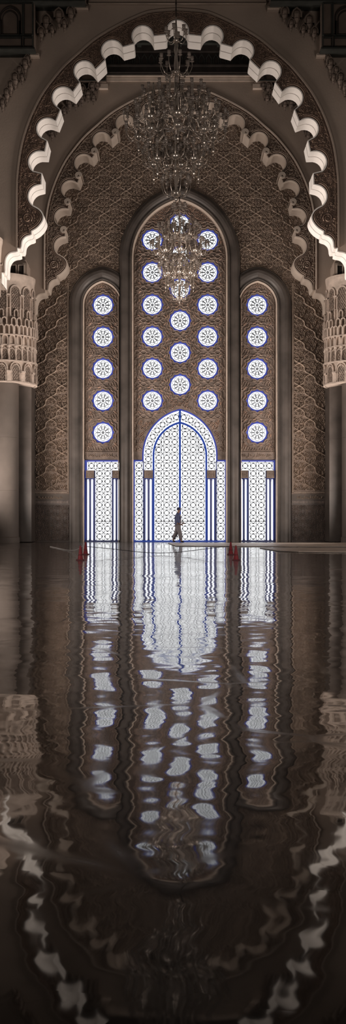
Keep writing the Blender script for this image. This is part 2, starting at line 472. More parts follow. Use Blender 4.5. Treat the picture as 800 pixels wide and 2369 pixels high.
scalloped_arch(C1, 1.0, Y1, 'wall_front', 'nearer and larger scalloped arch with bright white grooved cusps', 'plain brown plaster wall around the larger front arch',
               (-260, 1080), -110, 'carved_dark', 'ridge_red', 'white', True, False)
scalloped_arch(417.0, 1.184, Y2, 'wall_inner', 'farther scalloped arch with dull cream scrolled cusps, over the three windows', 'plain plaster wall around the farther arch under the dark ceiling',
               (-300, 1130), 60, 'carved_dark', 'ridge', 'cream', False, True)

# ------------------------------------------------------------------ end wall, lancet shapes
BASE = VY + H*F/YW
LC = dict(left=(237.0, 706.0, 45.0, 12.0), centre=(415.5, 598.0, 111.0, 30.0), right=(595.5, 706.0, 45.0, 12.0))
poly = [(40, BASE), (40, 100), (800, 100), (800, BASE)]
for k in ('right', 'centre', 'left'):
    cx, sp, hw, c = LC[k]
    poly += lancet(cx, sp, hw, c, BASE)[::-1]
wm = MB(); wm.prism(XZ(poly, YW), [], YW, YW + 0.6)
wall_end = tag(wm.build('wall_end', 'carved', fix=True), 'carved brown end wall pierced by three tall arched windows', 'wall', kind='structure')

FR = {'left': (237.0, 706.0, 45.0, 12.0, 78.0), 'centre': (415.5, 598.0, 111.0, 30.0, 140.0), 'right': (595.5, 706.0, 45.0, 12.0, 78.0)}
OUTER = {k: lancet(v[0], v[1], v[4], v[3], BASE) for k, v in FR.items()}

# arabesque relief: ogee lattice of leaves, curls and flowers
def arabesque(mb, x0, x1, y0, y1, Y, ok, px=50.0, py=26.0, sc=1.0, ox=0.0, oy=0.0, d=0.07, stem=2.4):
    rnd = random.Random(int(x0*7 + y0))
    px *= sc; py *= sc
    def put(pts, w, e=1.0):
        seg = []
        for p in pts:
            if ok(p): seg.append(p)
            else:
                if len(seg) > 1: mb.pridge(seg, w*sc, Y, d*e)
                seg = []
        if len(seg) > 1: mb.pridge(seg, w*sc, Y, d*e)
    j0 = int((y0-oy)/py) - 2; j1 = int((y1-oy)/py) + 2
    i0 = int((x0-ox)/px) - 2; i1 = int((x1-ox)/px) + 2
    for j in range(j0, j1):
        for i in range(i0, i1):
            cx = ox + i*px + (px/2 if j % 2 else 0); cy = oy + j*py
            if cx < x0-px or cx > x1+px or cy < y0-py*2 or cy > y1+py*2: continue
            for s in (-1, 1):
                P = [(cx + s*px/2*(t + 0.16*math.sin(2*PI*t)), cy + py*t) for t in [q/10 for q in range(11)]]
                put(P, 1.3*stem, stem*0.65)
                put([(x + s*3.0*sc, y - 1.5*sc) for x, y in P[2:-1]], 1.2)
                put([(cx + s*sc*(8 + 6*math.sin(PI*t)), cy + sc*(2 + 12*t)) for t in [q/7 for q in range(8)]], 1.5)
                put(spiral(cx + s*7.5*sc, cy - 7.0*sc, 4.6*sc, 1.5, PI/2, s, 14), 2.0, 1.6)
                put(spiral(cx + s*12.5*sc, cy + 5.5*sc, 3.8*sc, 1.4, -PI/2, -s, 13), 1.8, 1.4)
                put(spiral(cx + s*5.0*sc, cy + 15.5*sc, 3.2*sc, 1.4, 0 if s < 0 else PI, s, 12), 1.5)
                put([(cx + s*sc*(1 + 4.0*math.sin(PI*t)), cy + sc*(-12 + 11*t)) for t in [q/6 for q in range(7)]], 1.5)
                put([(cx + s*sc*(16 + 2*math.sin(PI*t)), cy + sc*(-3 + 8*t)) for t in [q/5 for q in range(6)]], 1.2)
                put(spiral(cx + s*6.5*sc, cy + 25*sc, 3.8*sc, 1.5, PI/2, -s, 13), 1.5)
                put(spiral(cx + s*13*sc, cy + 17*sc, 2.8*sc, 1.3, 0, s, 10), 1.3)
                put(spiral(cx + s*5.0*sc, cy + 34*sc, 3.3*sc, 1.4, -PI/2, s, 12), 1.5)
                put(spiral(cx + s*11.5*sc, cy + 31.5*sc, 2.6*sc, 1.3, PI, -s, 10), 1.3)
                put([(cx + s*sc*(17.5 + 1.5*math.sin(PI*t)), cy + sc*(22 + 9*t)) for t in [q/5 for q in range(6)]], 1.2)
                put([(cx + s*sc*(19.5 - 2.5*t), cy + sc*(10 - 5*t)) for t in [q/4 for q in range(5)]], 1.4)
            put(circle(cx, cy + 28*sc, 2.2*sc, 8) + [(cx + 2.2*sc, cy + 28*sc)], 1.3)
            put([(cx - 2.5*sc, cy + 35*sc), (cx, cy + 39*sc), (cx + 2.5*sc, cy + 35*sc), (cx, cy + 32*sc), (cx - 2.5*sc, cy + 35*sc)], 1.2)
            for q in range(5):
                a = PI/2 + (q-2)*0.75
                put(circle(cx + 4.2*sc*math.cos(a), cy + 5*sc + 4.2*sc*math.sin(a), 1.7*sc, 7)+[(cx + 4.2*sc*math.cos(a)+1.7*sc, cy + 5*sc + 4.2*sc*math.sin(a))], 1.1)

def fine_curls(mb, x0, x1, y0, y1, Y, ok, seed, step=5.2):
    """small tendrils filling the ground between the larger stems"""
    rnd = random.Random(seed); y = y0
    while y < y1:
        x = x0 + rnd.uniform(0, step)
        while x < x1:
            p = (x + rnd.uniform(-1.2, 1.2), y + rnd.uniform(-1.2, 1.2)); a = rnd.uniform(0, 2*PI); h_ = rnd.choice((-1, 1))
            sp = spiral(p[0], p[1], rnd.uniform(1.7, 2.7), 1.1, a, h_, 7)
            sp = [(p[0] + 4.2*math.cos(a - h_*0.6), p[1] + 4.2*math.sin(a - h_*0.6))] + sp
            if ok(p) and ok(sp[0]) and ok(sp[1]): mb.pridge(sp, 1.0, Y, 0.035)
            x += step
        y += step*0.9
# tympanum and the wall between the frames
t_in = at(UP, 417.0, 1.184)
tymp = mir(t_in, 417.0)[::-1] + t_in[1:] + [(757, 700), (757, 1140), (77, 1140), (77, 700)]
def ok_tymp(p):
    if not (80 < p[0] < 757) or p[1] > 1137 or p[1] < 200: return False
    return not any(inside(p, OUTER[k]) for k in OUTER)
rel = MB()
arabesque(rel, 84, 753, 205, 700, YW, ok_tymp, ox=16.5, d=0.07, stem=1.65)
fine_curls(rel, 84, 753, 215, 700, YW, ok_tymp, 4)
rel.build('carved_relief', 'ridge', wall_end)

def rect(x0, y0, x1, y1): return [(x0, y0), (x1, y0), (x1, y1), (x0, y1), (x0, y0)]
def script_line(mb, x0, x1, yc, hgt, Y, w=1.0, seed=1):
    """a band of flowing relief script"""
    rnd = random.Random(seed); x = x0
    mb.pridge([(x0 + (x1-x0)*t/30, yc + hgt*0.28 + 0.5*math.sin(t*1.3)) for t in range(31)], w, Y, 0.05)
    while x < x1 - 3:
        k = rnd.random(); s = hgt/2
        if k < 0.35: mb.pridge([(x, yc - s), (x + 0.3, yc + s*0.6)], w, Y, 0.05); x += 3
        elif k < 0.7: mb.pridge(spiral(x + 2, yc - s*0.1, s*0.55, 1.1, 0.6, 1, 10), w, Y, 0.05); x += 4.5
        else: mb.pridge(spline([(x, yc + s*0.4), (x + 2, yc + s), (x + 5, yc + s*0.7), (x + 6.5, yc - s*0.3)], 4), w, Y, 0.05); x += 6.5
def star(mb, cx, cy, r, Y, n=12, w=1.1, d=0.03):
    mb.pridge(circle(cx, cy, r*0.16, 10) + [(cx + r*0.16, cy)], w, Y, d)
    for i in range(n):
        a = 2*PI*i/n
        def q(rr, t): return (cx + rr*math.cos(a + t), cy + rr*math.sin(a + t))
        h_ = PI/n*0.72
        mb.pridge([q(r*0.26, 0), q(r*0.5, h_), q(r*0.82, h_*0.75), q(r*0.98, 0), q(r*0.82, -h_*0.75), q(r*0.5, -h_), q(r*0.26, 0)], w, Y, d)

def side_panel(x0, x1, label, seed):
    root = empty('relief_carving')
    tag(root, label, 'wall panel', 'carved wall panels')
    b = MB(); b.pbox(x0, 655, x1, 1143, YW, -0.05, 0.02)
    b.build('ground', 'carved', root)
    Yp = YW - 0.05
    r = MB()
    okp = lambda p: x0 + 6 < p[0] < x1 - 6 and 655 < p[1] < 1134
    arabesque(r, x0, x1, 655, 1136, Yp, okp, ox=(x0 + x1)/2 - 25, oy=8, d=0.09)
    fine_curls(r, x0 + 7, x1 - 7, 656, 1134, Yp, okp, seed)
    r.build('arabesque', 'ridge', root)
    e = MB()
    for o in (1.2, 5.0):
        e.pridge([(x0 + o, 655), (x0 + o, 1142 - o), (x1 - o, 1142 - o), (x1 - o, 655)], 1.3, Yp, 0.06)
    y = 657.0
    while y < 1139:
        for xx in (x0 + 3.1, x1 - 3.1):
            a = W(xx, y, Yp); e.box((a[0]-0.022, Yp-0.05, a[2]-0.022), (a[0]+0.022, Yp+0.01, a[2]+0.022))
        y += 3.0
    x = x0 + 6
    while x < x1 - 4:
        a = W(x, 1139, Yp); e.box((a[0]-0.022, Yp-0.05, a[2]-0.022), (a[0]+0.022, Yp+0.01, a[2]+0.022)); x += 3.0
    e.build('beaded_border', 'ridge', root)
    f = MB(); f.pbox(x0, 1143, x1, 1157, YW, -0.07, 0.02); ff = f.build('frieze', 'granite', root)
    s = MB(); script_line(s, x0 + 12, x1 - 14, 1150, 8, YW - 0.07, 1.1, seed); s.build('script_relief', 'ridge', ff)
    g = MB(); g.pbox(x0, 1157, x1, 1167, YW, -0.06, 0.02)
    gg = g.build('dentil_strip', 'tile', root)
    g2 = MB(); x = x0 + 2
    while x < x1 - 2:
        g2.pbox(x, 1159, x + 1.7, 1164.5, YW, -0.09, -0.05); x += 3.4
    g2.build('dentils', 'tile_r', gg)
    t = MB(); t.pbox(x0, 1167, x1, BASE, YW, -0.06, 0.02); tt = t.build('tile_dado', 'tile', root)
    z = MB(); Yz = YW - 0.06
    xm = (x0 + x1)/2
    class Clip:
        def pridge(self, pts, w, Y, d):
            seg = []
            for a, b in zip(pts, pts[1:]):
                for q in range(3):
                    p = (a[0] + (b[0]-a[0])*q/2, a[1] + (b[1]-a[1])*q/2)
                    if x0 + 2 < p[0] < x1 - 2 and 1169 < p[1] < 1250: 
                        if not seg or seg[-1] != p: seg.append(p)
                    else:
                        if len(seg) > 1: z.pridge(seg, w, Y, d)
                        seg = []
            if len(seg) > 1: z.pridge(seg, w, Y, d)
    for jj in range(7):
        for ii in range(-2, 3):
            star(Clip(), xm + (ii + (0.5 if jj % 2 == 0 else 0))*31.5, 1166.5 + jj*16.2, 14.8, Yz, 14, 1.1, 0.04)
    z.pridge(rect(x0 + 2, 1169, x1 - 2, 1250), 1.2, Yz, 0.04)
    z.build('star_tracery', 'tile_r', tt)
    adopt(root, (W((x0 + x1)/2, BASE, YW)[0], YW, 0))
side_panel(76.0, 160.5, 'tall carved panel over dark star tiles, left of the left arched window', 5)
side_panel(674.0, 758.0, 'tall carved panel over dark star tiles, right of the right arched window', 9)

# ------------------------------------------------------------------ dark marble surrounds of the three lancets
def loft(mb, paths, Y):
    """paths: list of (pixel path, protrusion)"""
    n = len(paths[0][0]); vs = []; fs = []
    for pth, d in paths:
        for x, y in pth:
            a = W(x, y, YW); vs.append((a[0], Y - d, a[2]))
    for k in range(len(paths)-1):
        for i in range(n-1):
            fs.append((k*n+i, k*n+i+1, (k+1)*n+i+1, (k+1)*n+i))
    mb.add(vs, fs)
def surround(key, label):
    cx, sp, hw, c, ow = FR[key]
    root = empty('window_surround'); tag(root, label, 'window surround', 'dark marble window surrounds')
    lim = {'left': (-1e9, 276.5), 'right': (554.5, 1e9), 'centre': (-1e9, 1e9)}[key]
    def pth(w): return [(min(max(x, lim[0]), lim[1]), y) for x, y in lancet(cx, sp, w, c, BASE, 28)]
    dz = 0.0 if key == 'centre' else -0.04
    b = MB(); span = ow - hw
    secs = [(0.0, -0.02), (0.05, 0.20), (0.13, 0.22), (0.16, 0.15), (0.24, 0.17), (0.36, 0.26), (0.52, 0.31), (0.70, 0.31), (0.80, 0.27), (0.83, 0.20), (0.93, 0.20), (0.97, 0.12), (1.0, -0.02)]
    loft(b, [(pth(hw + span*t), d + dz) for t, d in secs], YW)
    b.build('moulded_band', 'marble', root)
    e = MB(); iw = 4.2 if key == 'centre' else 2.6
    loft(e, [(lancet(cx, sp, hw + 0.5, c, BASE, 28), 0.12), (lancet(cx, sp, hw - 0.3*iw, c, BASE, 28), 0.14), (lancet(cx, sp, hw - 0.8*iw, c, BASE, 28), 0.10), (lancet(cx, sp, hw - iw, c, BASE, 28), -0.16)], YW)
    e.build('inner_bead', 'bead', root)
    r = MB(); o = pth(ow + 1.6)
    r.pridge(o, 2.2, YW, 0.06); r.build('outer_beading', 'ridge', root)
    adopt(root, (W(cx, BASE, YW)[0], YW, 0))
surround('left', 'dark marble surround of the narrow left lancet window')
surround('centre', 'dark marble surround of the tall middle lancet above the doorway')
surround('right', 'dark marble surround of the narrow right lancet window')

# ------------------------------------------------------------------ rosette windows and the carved screens they pierce
YS = YW + 0.16                     # face of the screens
YP = YW + 0.36                     # window panes
ROSE = [('left', 237.5, y) for y in (704, 778, 852, 926, 1000)] + [('right', 595.5, y) for y in (704, 778, 852, 926, 1000)]
ROSE += [('cl', 352.0, y) for y in (553, 628, 703.5, 777.5, 851.5, 926)] + [('cr', 480.5, y) for y in (553, 628, 703.5, 777.5, 851.5, 926)]
ROSE += [('cm', 416.5, y) for y in (516, 591, 665.5, 740, 814.5, 889)]
def star12(cx, cy, r1, r2): return [(cx + (r1 if i % 2 == 0 else r2)*math.cos(PI/2 + PI*i/12), cy + (r1 if i % 2 == 0 else r2)*math.sin(PI/2 + PI*i/12)) for i in range(24)]
D0 = (416.0, 1053.0, 85.5, 23.0)     # doorway arch (centre, spring, half width, c)
def rose_ornament(mb, mo, cx, cy, Y, x0, x1):
    mb.pridge((lambda s: s + s[:1])(star12(cx, cy, 28.5, 25.6)), 1.5, Y, 0.06)
    mb.pridge((lambda s: s + s[:1])([(cx + (36 if i % 2 == 0 else 32.5)*math.cos(PI*i/12), cy + (36 if i % 2 == 0 else 32.5)*math.sin(PI*i/12)) for i in range(24)]), 1.0, Y, 0.05)
    for i in range(12):
        a = 2*PI*(i + 0.5)/12
        p = (cx + 30.6*math.cos(a), cy + 30.6*math.sin(a)); t = (-math.sin(a), math.cos(a))
        (mo if i % 2 == 0 else mb).pridge([(p[0] - 3.6*t[0], p[1] - 3.6*t[1]), p, (p[0] + 3.6*t[0], p[1] + 3.6*t[1])], 2.4, Y, 0.06)
    for sx in (-1, 1):
        for sy in (-1, 1):
            q = (cx + sx*29, cy + sy*28)
            mo.pridge([(q[0] - 3, q[1] + sy*sx*-0.0 - sy*3), q, (q[0] + 3*sx*sx, q[1] + sy*3)], 2.0, Y, 0.05)
def screen(key, label):
    cx, sp, hw, c = LC[key]
    out = lancet(cx, sp, hw, c, 1063)
    root = empty('carved_screen'); tag(root, label, 'carved screen', 'carved screens around the rosette windows')
    rs = [r for r in ROSE if (r[0][0] == 'c') == (key == 'centre') and (key == 'centre' or r[0] == key)]
    if key == 'centre':
        d = lancet(D0[0], D0[1], D0[2] + 2, D0[3], 1063)
        pl = out[:1] + out[1:] + d[::-1]
    else: pl = out
    holes = [XZ(star12(x, y, 26.3, 23.6), YW) for _, x, y in rs]
    b = MB(); b.prism(XZ(pl, YW), holes, YS, YS + 0.22)
    b.build('plate', 'screen', root, fix=True)
    mb = MB(); mo = MB()
    for _, x, y in rs: rose_ornament(mb, mo, x, y, YS, 0, 0)
    inner = lancet(cx, sp, hw - 5, c, 1062); door = lancet(D0[0], D0[1], D0[2] + 5, D0[3], 1064)
    def ok(p):
        if not inside(p, inner): return False
        if key == 'centre' and inside(p, door): return False
        return all(math.hypot(p[0]-x, p[1]-y) > 36.5 for _, x, y in rs)
    def put(pts, w=1.2, m=None):
        seg = []
        for p in pts + [None]:
            if p is not None and ok(p): seg.append(p)
            else:
                if len(seg) > 1: (m or mb).pridge(seg, w, YS, 0.055)
                seg = []
    # border chain of little lancets and hexagons up both edges
    y = 1040.0
    x0, x1 = cx - hw + 9.5, cx + hw - 9.5
    while y > sp - 70:
        for xx in (x0, x1):
            put([(xx - 4, y + 5), (xx - 4, y - 1), (xx, y - 6), (xx + 4, y - 1), (xx + 4, y + 5), (xx - 4, y + 5)], 1.1)
            put(circle(xx, y - 11, 3.4, 6) + [(xx + 3.4, y - 11)], 1.0)
            put([(xx - 5.5, y - 17), (xx + 5.5, y - 17)], 1.0)
        y -= 18.45
    put([(x, y) for x, y in lancet(cx, sp, hw - 7, c, 1045, 26)], 1.3)
    # horizontal bands and interlace between the rosettes
    lvls = [(741 + 74*k) for k in range(-3, 5)]
    for ly in lvls:
        n = 40
        for o in (-6.5, 6.5): put([(cx - hw + 4 + (2*hw - 8)*t/n, ly + o) for t in range(n+1)], 1.1)
        for s in (-1, 1): put([(cx - hw + 4 + (2*hw - 8)*t/60, ly + s*5*math.sin(t*0.72)) for t in range(61)], 1.2)
    rnd = random.Random(11); pts = []
    for _ in range(2600):
        x = rnd.uniform(cx - hw, cx + hw); y = rnd.uniform(460, 1050)
        if not ok((x, y)) or abs(x - x0) < 9 or abs(x - x1) < 9: continue
        if min(abs(y - l) for l in lvls) < 9: continue
        if any(math.hypot(x-a, y-b) < 10 for a, b in pts): continue
        pts.append((x, y))
        X = 2*cx - x
        for q in {x, X}:
            put(circle(q, y, 4.3, 6, 0.5) + [(q + 4.3*math.cos(0.5), y + 4.3*math.sin(0.5))], 1.1)
            put([(q - 6.5, y + 3), (q - 3, y + 6.5), (q + 2, y + 6)], 1.0, mo)
            put([(q - 1, y - 1), (q + 1.5, y + 1)], 2.0, mo)
    if key != 'centre':
        put([(cx - hw + 5, 1027), (cx + hw - 5, 1027)], 1.2)
    mb.build('geometric_relief', 'screen_r', root); mo.build('ochre_pattern', 'screen_o', root)
    if key != 'centre':
        f = MB(); f.pbox(cx - hw + 4, 1045, cx + hw - 4, 1062, YW, 0.09, 0.2); ff = f.build('frieze', 'screen', root)
        s = MB(); script_line(s, cx - hw + 10, cx + hw - 12, 1053.5, 10, YW + 0.09, 1.3, 21 if key == 'left' else 33)
        s.pridge(rect(cx - hw + 5, 1046.5, cx + hw - 5, 1060.5), 1.0, YW + 0.09, 0.03)
        s.build('script_relief', 'screen_r', ff)
    adopt(root, (W(cx, 1063, YW)[0], YS, W(cx, 1063, YW)[2]))
screen('left', 'brown carved stucco screen with five rosettes in the narrow left lancet')
screen('centre', 'broad carved stucco screen with three columns of rosettes above the doorway')
screen('right', 'brown carved stucco screen with five rosettes in the narrow right lancet')

u = YW/F
def rosette_meshes():
    b = MB()
    st = star12(0, 0, 26.6, 23.9)
    b.prism([(x*u, y*u) for x, y in st], [[(x*u, y*u) for x, y in circle(0, 0, 21.0, 28)]], 0.0, 0.03)
    p = MB(); p.prism([(x*u, y*u) for x, y in circle(0, 0, 21.2, 28)], [], 0.015, 0.045)
    t = MB(); w = 1.05*u
    def bar(pp, ww=w, cl=False): t.strip([(x*u, y*u) for x, y in pp], ww, -0.05, 0.016, cl)
    bar(circle(0, 0, 2.0, 10), 2.2*u, True)
    n = 10
    for i in range(n):
        a = 2*PI*i/n + PI/2
        def q(r, da): return (r*math.cos(a + da), r*math.sin(a + da))
        h_ = PI/n
        bar([q(5.0, 0), q(7.5, h_*0.75), q(10.5, h_*0.86), q(13.0, h_*0.55), q(14.2, 0), q(13.0, -h_*0.55), q(10.5, -h_*0.86), q(7.5, -h_*0.75), q(5.0, 0)])
        bar([q(13.0, h_*0.55), q(15.2, h_), q(18.6, h_*0.45), q(19.3, 0), q(18.6, -h_*0.45), q(15.2, -h_), q(13.0, -h_*0.55)])
        bar([q(11.0, h_*0.86), q(15.2, h_)], w*0.8)
    mb_ = b.mesh('blue_border'); mb_.materials.append(MAT['blue'])  # star-shaped reveal, its blue light painted as emission
    mp_ = p.mesh('pane'); mp_.materials.append(MAT['pane'])
    mt_ = t.mesh('tracery'); mt_.materials.append(MAT['lattice'])
    return mb_, mp_, mt_
RM = rosette_meshes()
ORD = {0: 'topmost', 1: 'second from the top', 2: 'third from the top', 3: 'fourth from the top', 4: 'fifth from the top', 5: 'lowest'}
WHERE = {'left': 'rosette in the narrow left lancet', 'right': 'rosette in the narrow right lancet', 'cl': 'rosette in the left column of the tall middle lancet',
         'cr': 'rosette in the right column of the tall middle lancet', 'cm': 'rosette in the centre column of the tall middle lancet'}
cnt = {}
for key, x, y in ROSE:
    i = cnt.get(key, 0); cnt[key] = i + 1
    o_ = 'lowest' if (key in ('left', 'right') and i == 4) else ORD[i]
    a = W(x, y, YW)
    r = empty('rosette_window', (a[0], YW + 0.27, a[2]))
    tag(r, o_ + ' backlit ' + WHERE[key], 'window', 'round rosette windows')
    for nm, me in zip(('blue_border', 'pane', 'tracery'), RM): link(nm, me, r)

# ------------------------------------------------------------------ latticed doorway and side windows
LW = 1.45
def cell(mb, T, p=18.4, w=None, clip=None):
    """one lattice cell: knotted ring in a square, tied to its corners"""
    Y = YW
    w = w or LW
    def bar(pp, ww=w, cl=False):
        if clip is None: mb.pbar([T(*q) for q in pp], ww, Y, 0.28, 0.335, cl); return
        if cl: pp = pp + [pp[0]]
        seg = []
        for i in range(len(pp) - 1):
            for j in range(5):
                t = j/4; q = T(pp[i][0] + (pp[i+1][0]-pp[i][0])*t, pp[i][1] + (pp[i+1][1]-pp[i][1])*t)
                if clip(q): 
                    if not seg or seg[-1] != q: seg.append(q)
                else:
                    if len(seg) > 1: mb.pbar(seg, ww, Y, 0.28, 0.335)
                    seg = []
        if len(seg) > 1: mb.pbar(seg, ww, Y, 0.28, 0.335)
    s = 6.9; c = p/2
    bar([(-s, -s), (s, -s), (s, s), (-s, s)], w, True)
    bar(circle(0, 0, 5.6, 12, PI/12), w, True)
    for sx in (-1, 1):
        for sy in (-1, 1): bar([(sx*s, sy*s), (sx*c, sy*c)], w)
    for dx, dy in ((1, 0), (-1, 0), (0, 1), (0, -1)):
        bar([(dx*5.2 - dy*1.3, dy*5.2 + dx*1.3), (dx*7.1, dy*7.1), (dx*5.2 + dy*1.3, dy*5.2 - dx*1.3)], w*1.1)
ROWS = [1241.5 - 18.33*k for k in range(16)]
def grid(mb, cols, rows, p=18.4, ok=None, clip=None):
    for x in cols:
        for y in rows:
            if ok is None or ok((x, y)):
                whole = clip is None or all(clip((x + a, y + b)) for a in (-9.2, 9.2) for b in (-9.2, 9.2))
                if not whole and not any(clip((x + a, y + b)) for a in (-9.2, 0, 9.2) for b in (-9.2, 0, 9.2)): continue
                cell(mb, lambda a, b, x=x, y=y: (x + a, y + b), p, None, None if whole else clip)
def pane_poly(mb, pp, d=0.36): mb.prism(XZ(pp, YW), [], YW + d, YW + d + 0.02)
def pane_rect(mb, x0, y0, x1, y1, d=0.36): mb.pbox(x0, y0, x1, y1, YW, d, d + 0.02)
def colonnettes(root, x0, x1, top=1088, foot=1251):
    """block carried by a pair of slim posts with slots of daylight between"""
    b = MB(); b.pbox(x0, top, x1, top + 18, YW, 0.06, 0.36); bl = b.build('impost', 'screen', root)
    r = MB(); r.pridge(rect(x0 + 3, top + 3, x1 - 3, top + 15), 1.0, YW + 0.06, 0.03); r.pridge(spiral((x0+x1)/2, top + 9, 4.5, 1.5, 0, 1, 14), 1.0, YW + 0.06, 0.03)
    r.build('carving', 'screen_r', bl)
    w = x1 - x0
    xs = [x0 + w*0.14, x0 + w*0.36, x0 + w*0.62, x0 + w*0.84]
    for a, c in ((xs[0], xs[1]), (xs[2], xs[3])):
        m = MB(); q = [(a, foot), (a, top + 22)] + [((a+c)/2 + (c-a)/2*math.cos(PI + PI*i/8), top + 22 + (c-a)/2*math.sin(PI + PI*i/8)) for i in range(1, 8)] + [(c, top + 22), (c, foot)]
        pane_poly(m, q, 0.34); m.build('slot_pane', 'pane', root)
    g = MB(); g.pbox(x0 - 3, top + 17, x1 + 3, foot + 1.5, YW, 0.365, 0.40); g.build('blue_glow_sheet', 'deepblue', root)  # glowing sheet added behind the posts to lend them blue
    for xc in (x0 + w*0.02, (xs[1] + xs[2])/2, x0 + w*0.98):
        pa = W(xc, foot + 1.5, YW); zt = W(xc, top + 18, YW)[2]
        rr = w*0.10*u if xc == (xs[1] + xs[2])/2 else w*0.07*u
        p = MB(); L_ = zt - pa[2]
        p.lathe([(rr*1.7, 0), (rr*1.7, 0.06*1), (rr*1.1, 0.12), (rr, 0.2), (rr, L_-0.35), (rr*1.2, L_-0.3), (rr*1.1, L_-0.22), (rr*1.7, L_-0.05), (rr*1.7, L_)], 10, (pa[0], YW + 0.27, pa[2]))
        p.build('colonnette', 'navy', root, smooth=True)

def side_window(name, dx, label):
    root = empty(name); tag(root, label, 'window', kind='structure')
    X = lambda x: x + dx
    p = MB(); pane_rect(p, X(200.5), 1067.5, X(276), 1087.5); pane_rect(p, X(219.5), 1087.5, X(257.5), 1250.5)
    pp = p.build('pane', 'pane', root)
    l = MB(); grid(l, [X(229.3), X(247.8)], ROWS[:9]); grid(l, [X(210.6), X(229.3), X(247.8), X(266.3)], [1077.0], 18.4)
    l.pbar([(X(219.5), 1206), (X(257.5), 1206)], 1.6, YW, 0.24, 0.33)
    l.build('lattice', 'lattice', root)
    f = MB(); f.prism(XZ([(X(195.5), BASE), (X(195.5), 1064), (X(279.5), 1064), (X(279.5), BASE)], YW), [XZ([(X(200.5), 1251), (X(200.5), 1067.5), (X(276), 1067.5), (X(276), 1251)], YW)], YW + 0.33, YW + 0.42)
    f.build('blue_edging', 'blue', root)
    s = MB()
    for xx in (217.6, 259.0): s.pbox(X(xx) - 1.4, 1088, X(xx) + 1.4, 1251, YW, 0.26, 0.42)
    s.pbox(X(195.5), 1250.2, X(279.5), BASE, YW, 0.2, 0.42)
    for xx in (194.4, 280.2): s.pbox(X(xx) - 0.8, 1063, X(xx) + 0.8, BASE, YW, 0.16, 0.42)
    s.build('frame', 'navy', root)
    colonnettes(root, X(198), X(217)); colonnettes(root, X(259.5), X(278))
    adopt(root, (W(X(238), BASE, YW)[0], YW + 0.36, 0))
side_window('window_1', 0.0, 'latticed bright window with blue posts at the foot of the left lancet')
side_window('window_2', 357.3, 'latticed bright window with blue posts at the foot of the right lancet')

def doorway():
    root = empty('door_1'); tag(root, 'tall arched double door of white latticed panes with blue frame', 'door', kind='structure')
    cx, sp, hw, c = D0
    ihw = 60.5
    inn = lancet(cx, sp, ihw, c*0.72, 1250.5, 20)
    outl = lancet(cx, sp, hw - 1.5, c, 1087, 20); outi = lancet(cx, sp, ihw + 2, c*0.72, 1087, 20)
    # leaves
    for sg, nm in ((-1, 'leaf'), (1, 'leaf')):
        hp = [(x, y) for x, y in inn if (x - cx)*sg >= -0.01]
        hp = hp + [(cx, 1250.5)] if sg < 0 else [(cx, 1250.5)] + hp
        lf = empty('leaf'); lf.parent = root
        m = MB(); pane_poly(m, hp); m.build('pane', 'pane', lf)
        l = MB(); cols = [cx + sg*(12.2 + 18.5*i) for i in range(3)]
        lim = lancet(cx, sp, ihw - 1.0, c*0.72, 1252)
        grid(l, cols, ROWS, 18.4, None, lambda p: inside(p, lim))
        l.pbar([(cx + sg*3, 1206), (cx + sg*58, 1206)], 1.6, YW, 0.24, 0.33)
        l.build('lattice', 'lattice', lf)
    # latticed arch ring
    m = MB(); pane_poly(m, outl + outi[::-1], 0.365); m.build('arch_pane', 'pane', root)
    l = MB(); mhw = (hw + ihw)/2 + 0.5; cc = c*0.86; r = mhw + cc; a1 = math.acos(cc/r)
    nC = int(round(r*a1/18.6)); 
    for sg in (-1, 1):
        for i in range(nC):
            a = a1*(i + 0.5)/nC
            px, py = cx - cc*sg + sg*r*math.cos(a), sp - r*math.sin(a)
            ca, sa = math.cos(-a*sg if sg > 0 else a), math.sin(-a*sg if sg > 0 else a)
            cell(l, lambda q, w, px=px, py=py, ca=ca, sa=sa: (px + q*ca - w*sa, py + q*sa + w*ca), 18.4)
        for yy in (1077.5, 1061.5):
            cell(l, lambda q, w, yy=yy, sg=sg: (cx + sg*mhw + q, yy + w), 18.4)
    l.build('arch_lattice', 'lattice', root)
    # side strips
    for sg in (-1, 1):
        m = MB(); xa, xb = cx + sg*85.5, cx + sg*105.0
        pane_rect(m, min(xa, xb), 1067, max(xa, xb), 1250.5); m.build('side_pane', 'pane', root)
        l = MB(); grid(l, [cx + sg*94.8], ROWS[:10]); l.build('side_lattice', 'lattice', root)
        m = MB(); xo = cx + sg*107.6; xi = cx + sg*104.5
        m.pbox(min(xo, xi), 1063.5, max(xo, xi), BASE, YW, 0.34, 0.43)
        m.pbox(min(cx + sg*86, xo), 1063.5, max(cx + sg*86, xo), 1067, YW, 0.34, 0.43); m.build('blue_edging', 'blue', root)
        m = MB(); m.pbox(min(xo, xo + sg*2), 1063, max(xo, xo + sg*2), BASE, YW, 0.17, 0.43)
        m.pbox(cx + sg*84.6 - 1.2, 1066, cx + sg*84.6 + 1.2, BASE, YW, 0.25, 0.43); m.build('jamb', 'navy', root)
        x0, x1 = sorted((cx + sg*62.5, cx + sg*82.5)); colonnettes(root, x0, x1)
    e = MB(); e.pbar(lancet(cx, sp, hw + 0.4, c, 1064, 24), 3.4, YW, 0.30, 0.43); e.build('blue_edging', 'blue', root)
    f = MB(); f.pbar(lancet(cx, sp, ihw + 0.8, c*0.72, 1251, 24), 4.4, YW, 0.18, 0.43)
    f.pbox(cx - 2.4, 948, cx + 2.4, BASE, YW, 0.16, 0.43)
    f.pbox(cx - 108, 1250.3, cx + 108, BASE, YW, 0.18, 0.43)
    f.build('glowing_frame_bars', 'deepblue', root)  # metal frame bars and mullion, made to glow blue
    adopt(root, (W(cx, BASE, YW)[0], YW + 0.36, 0))
doorway()

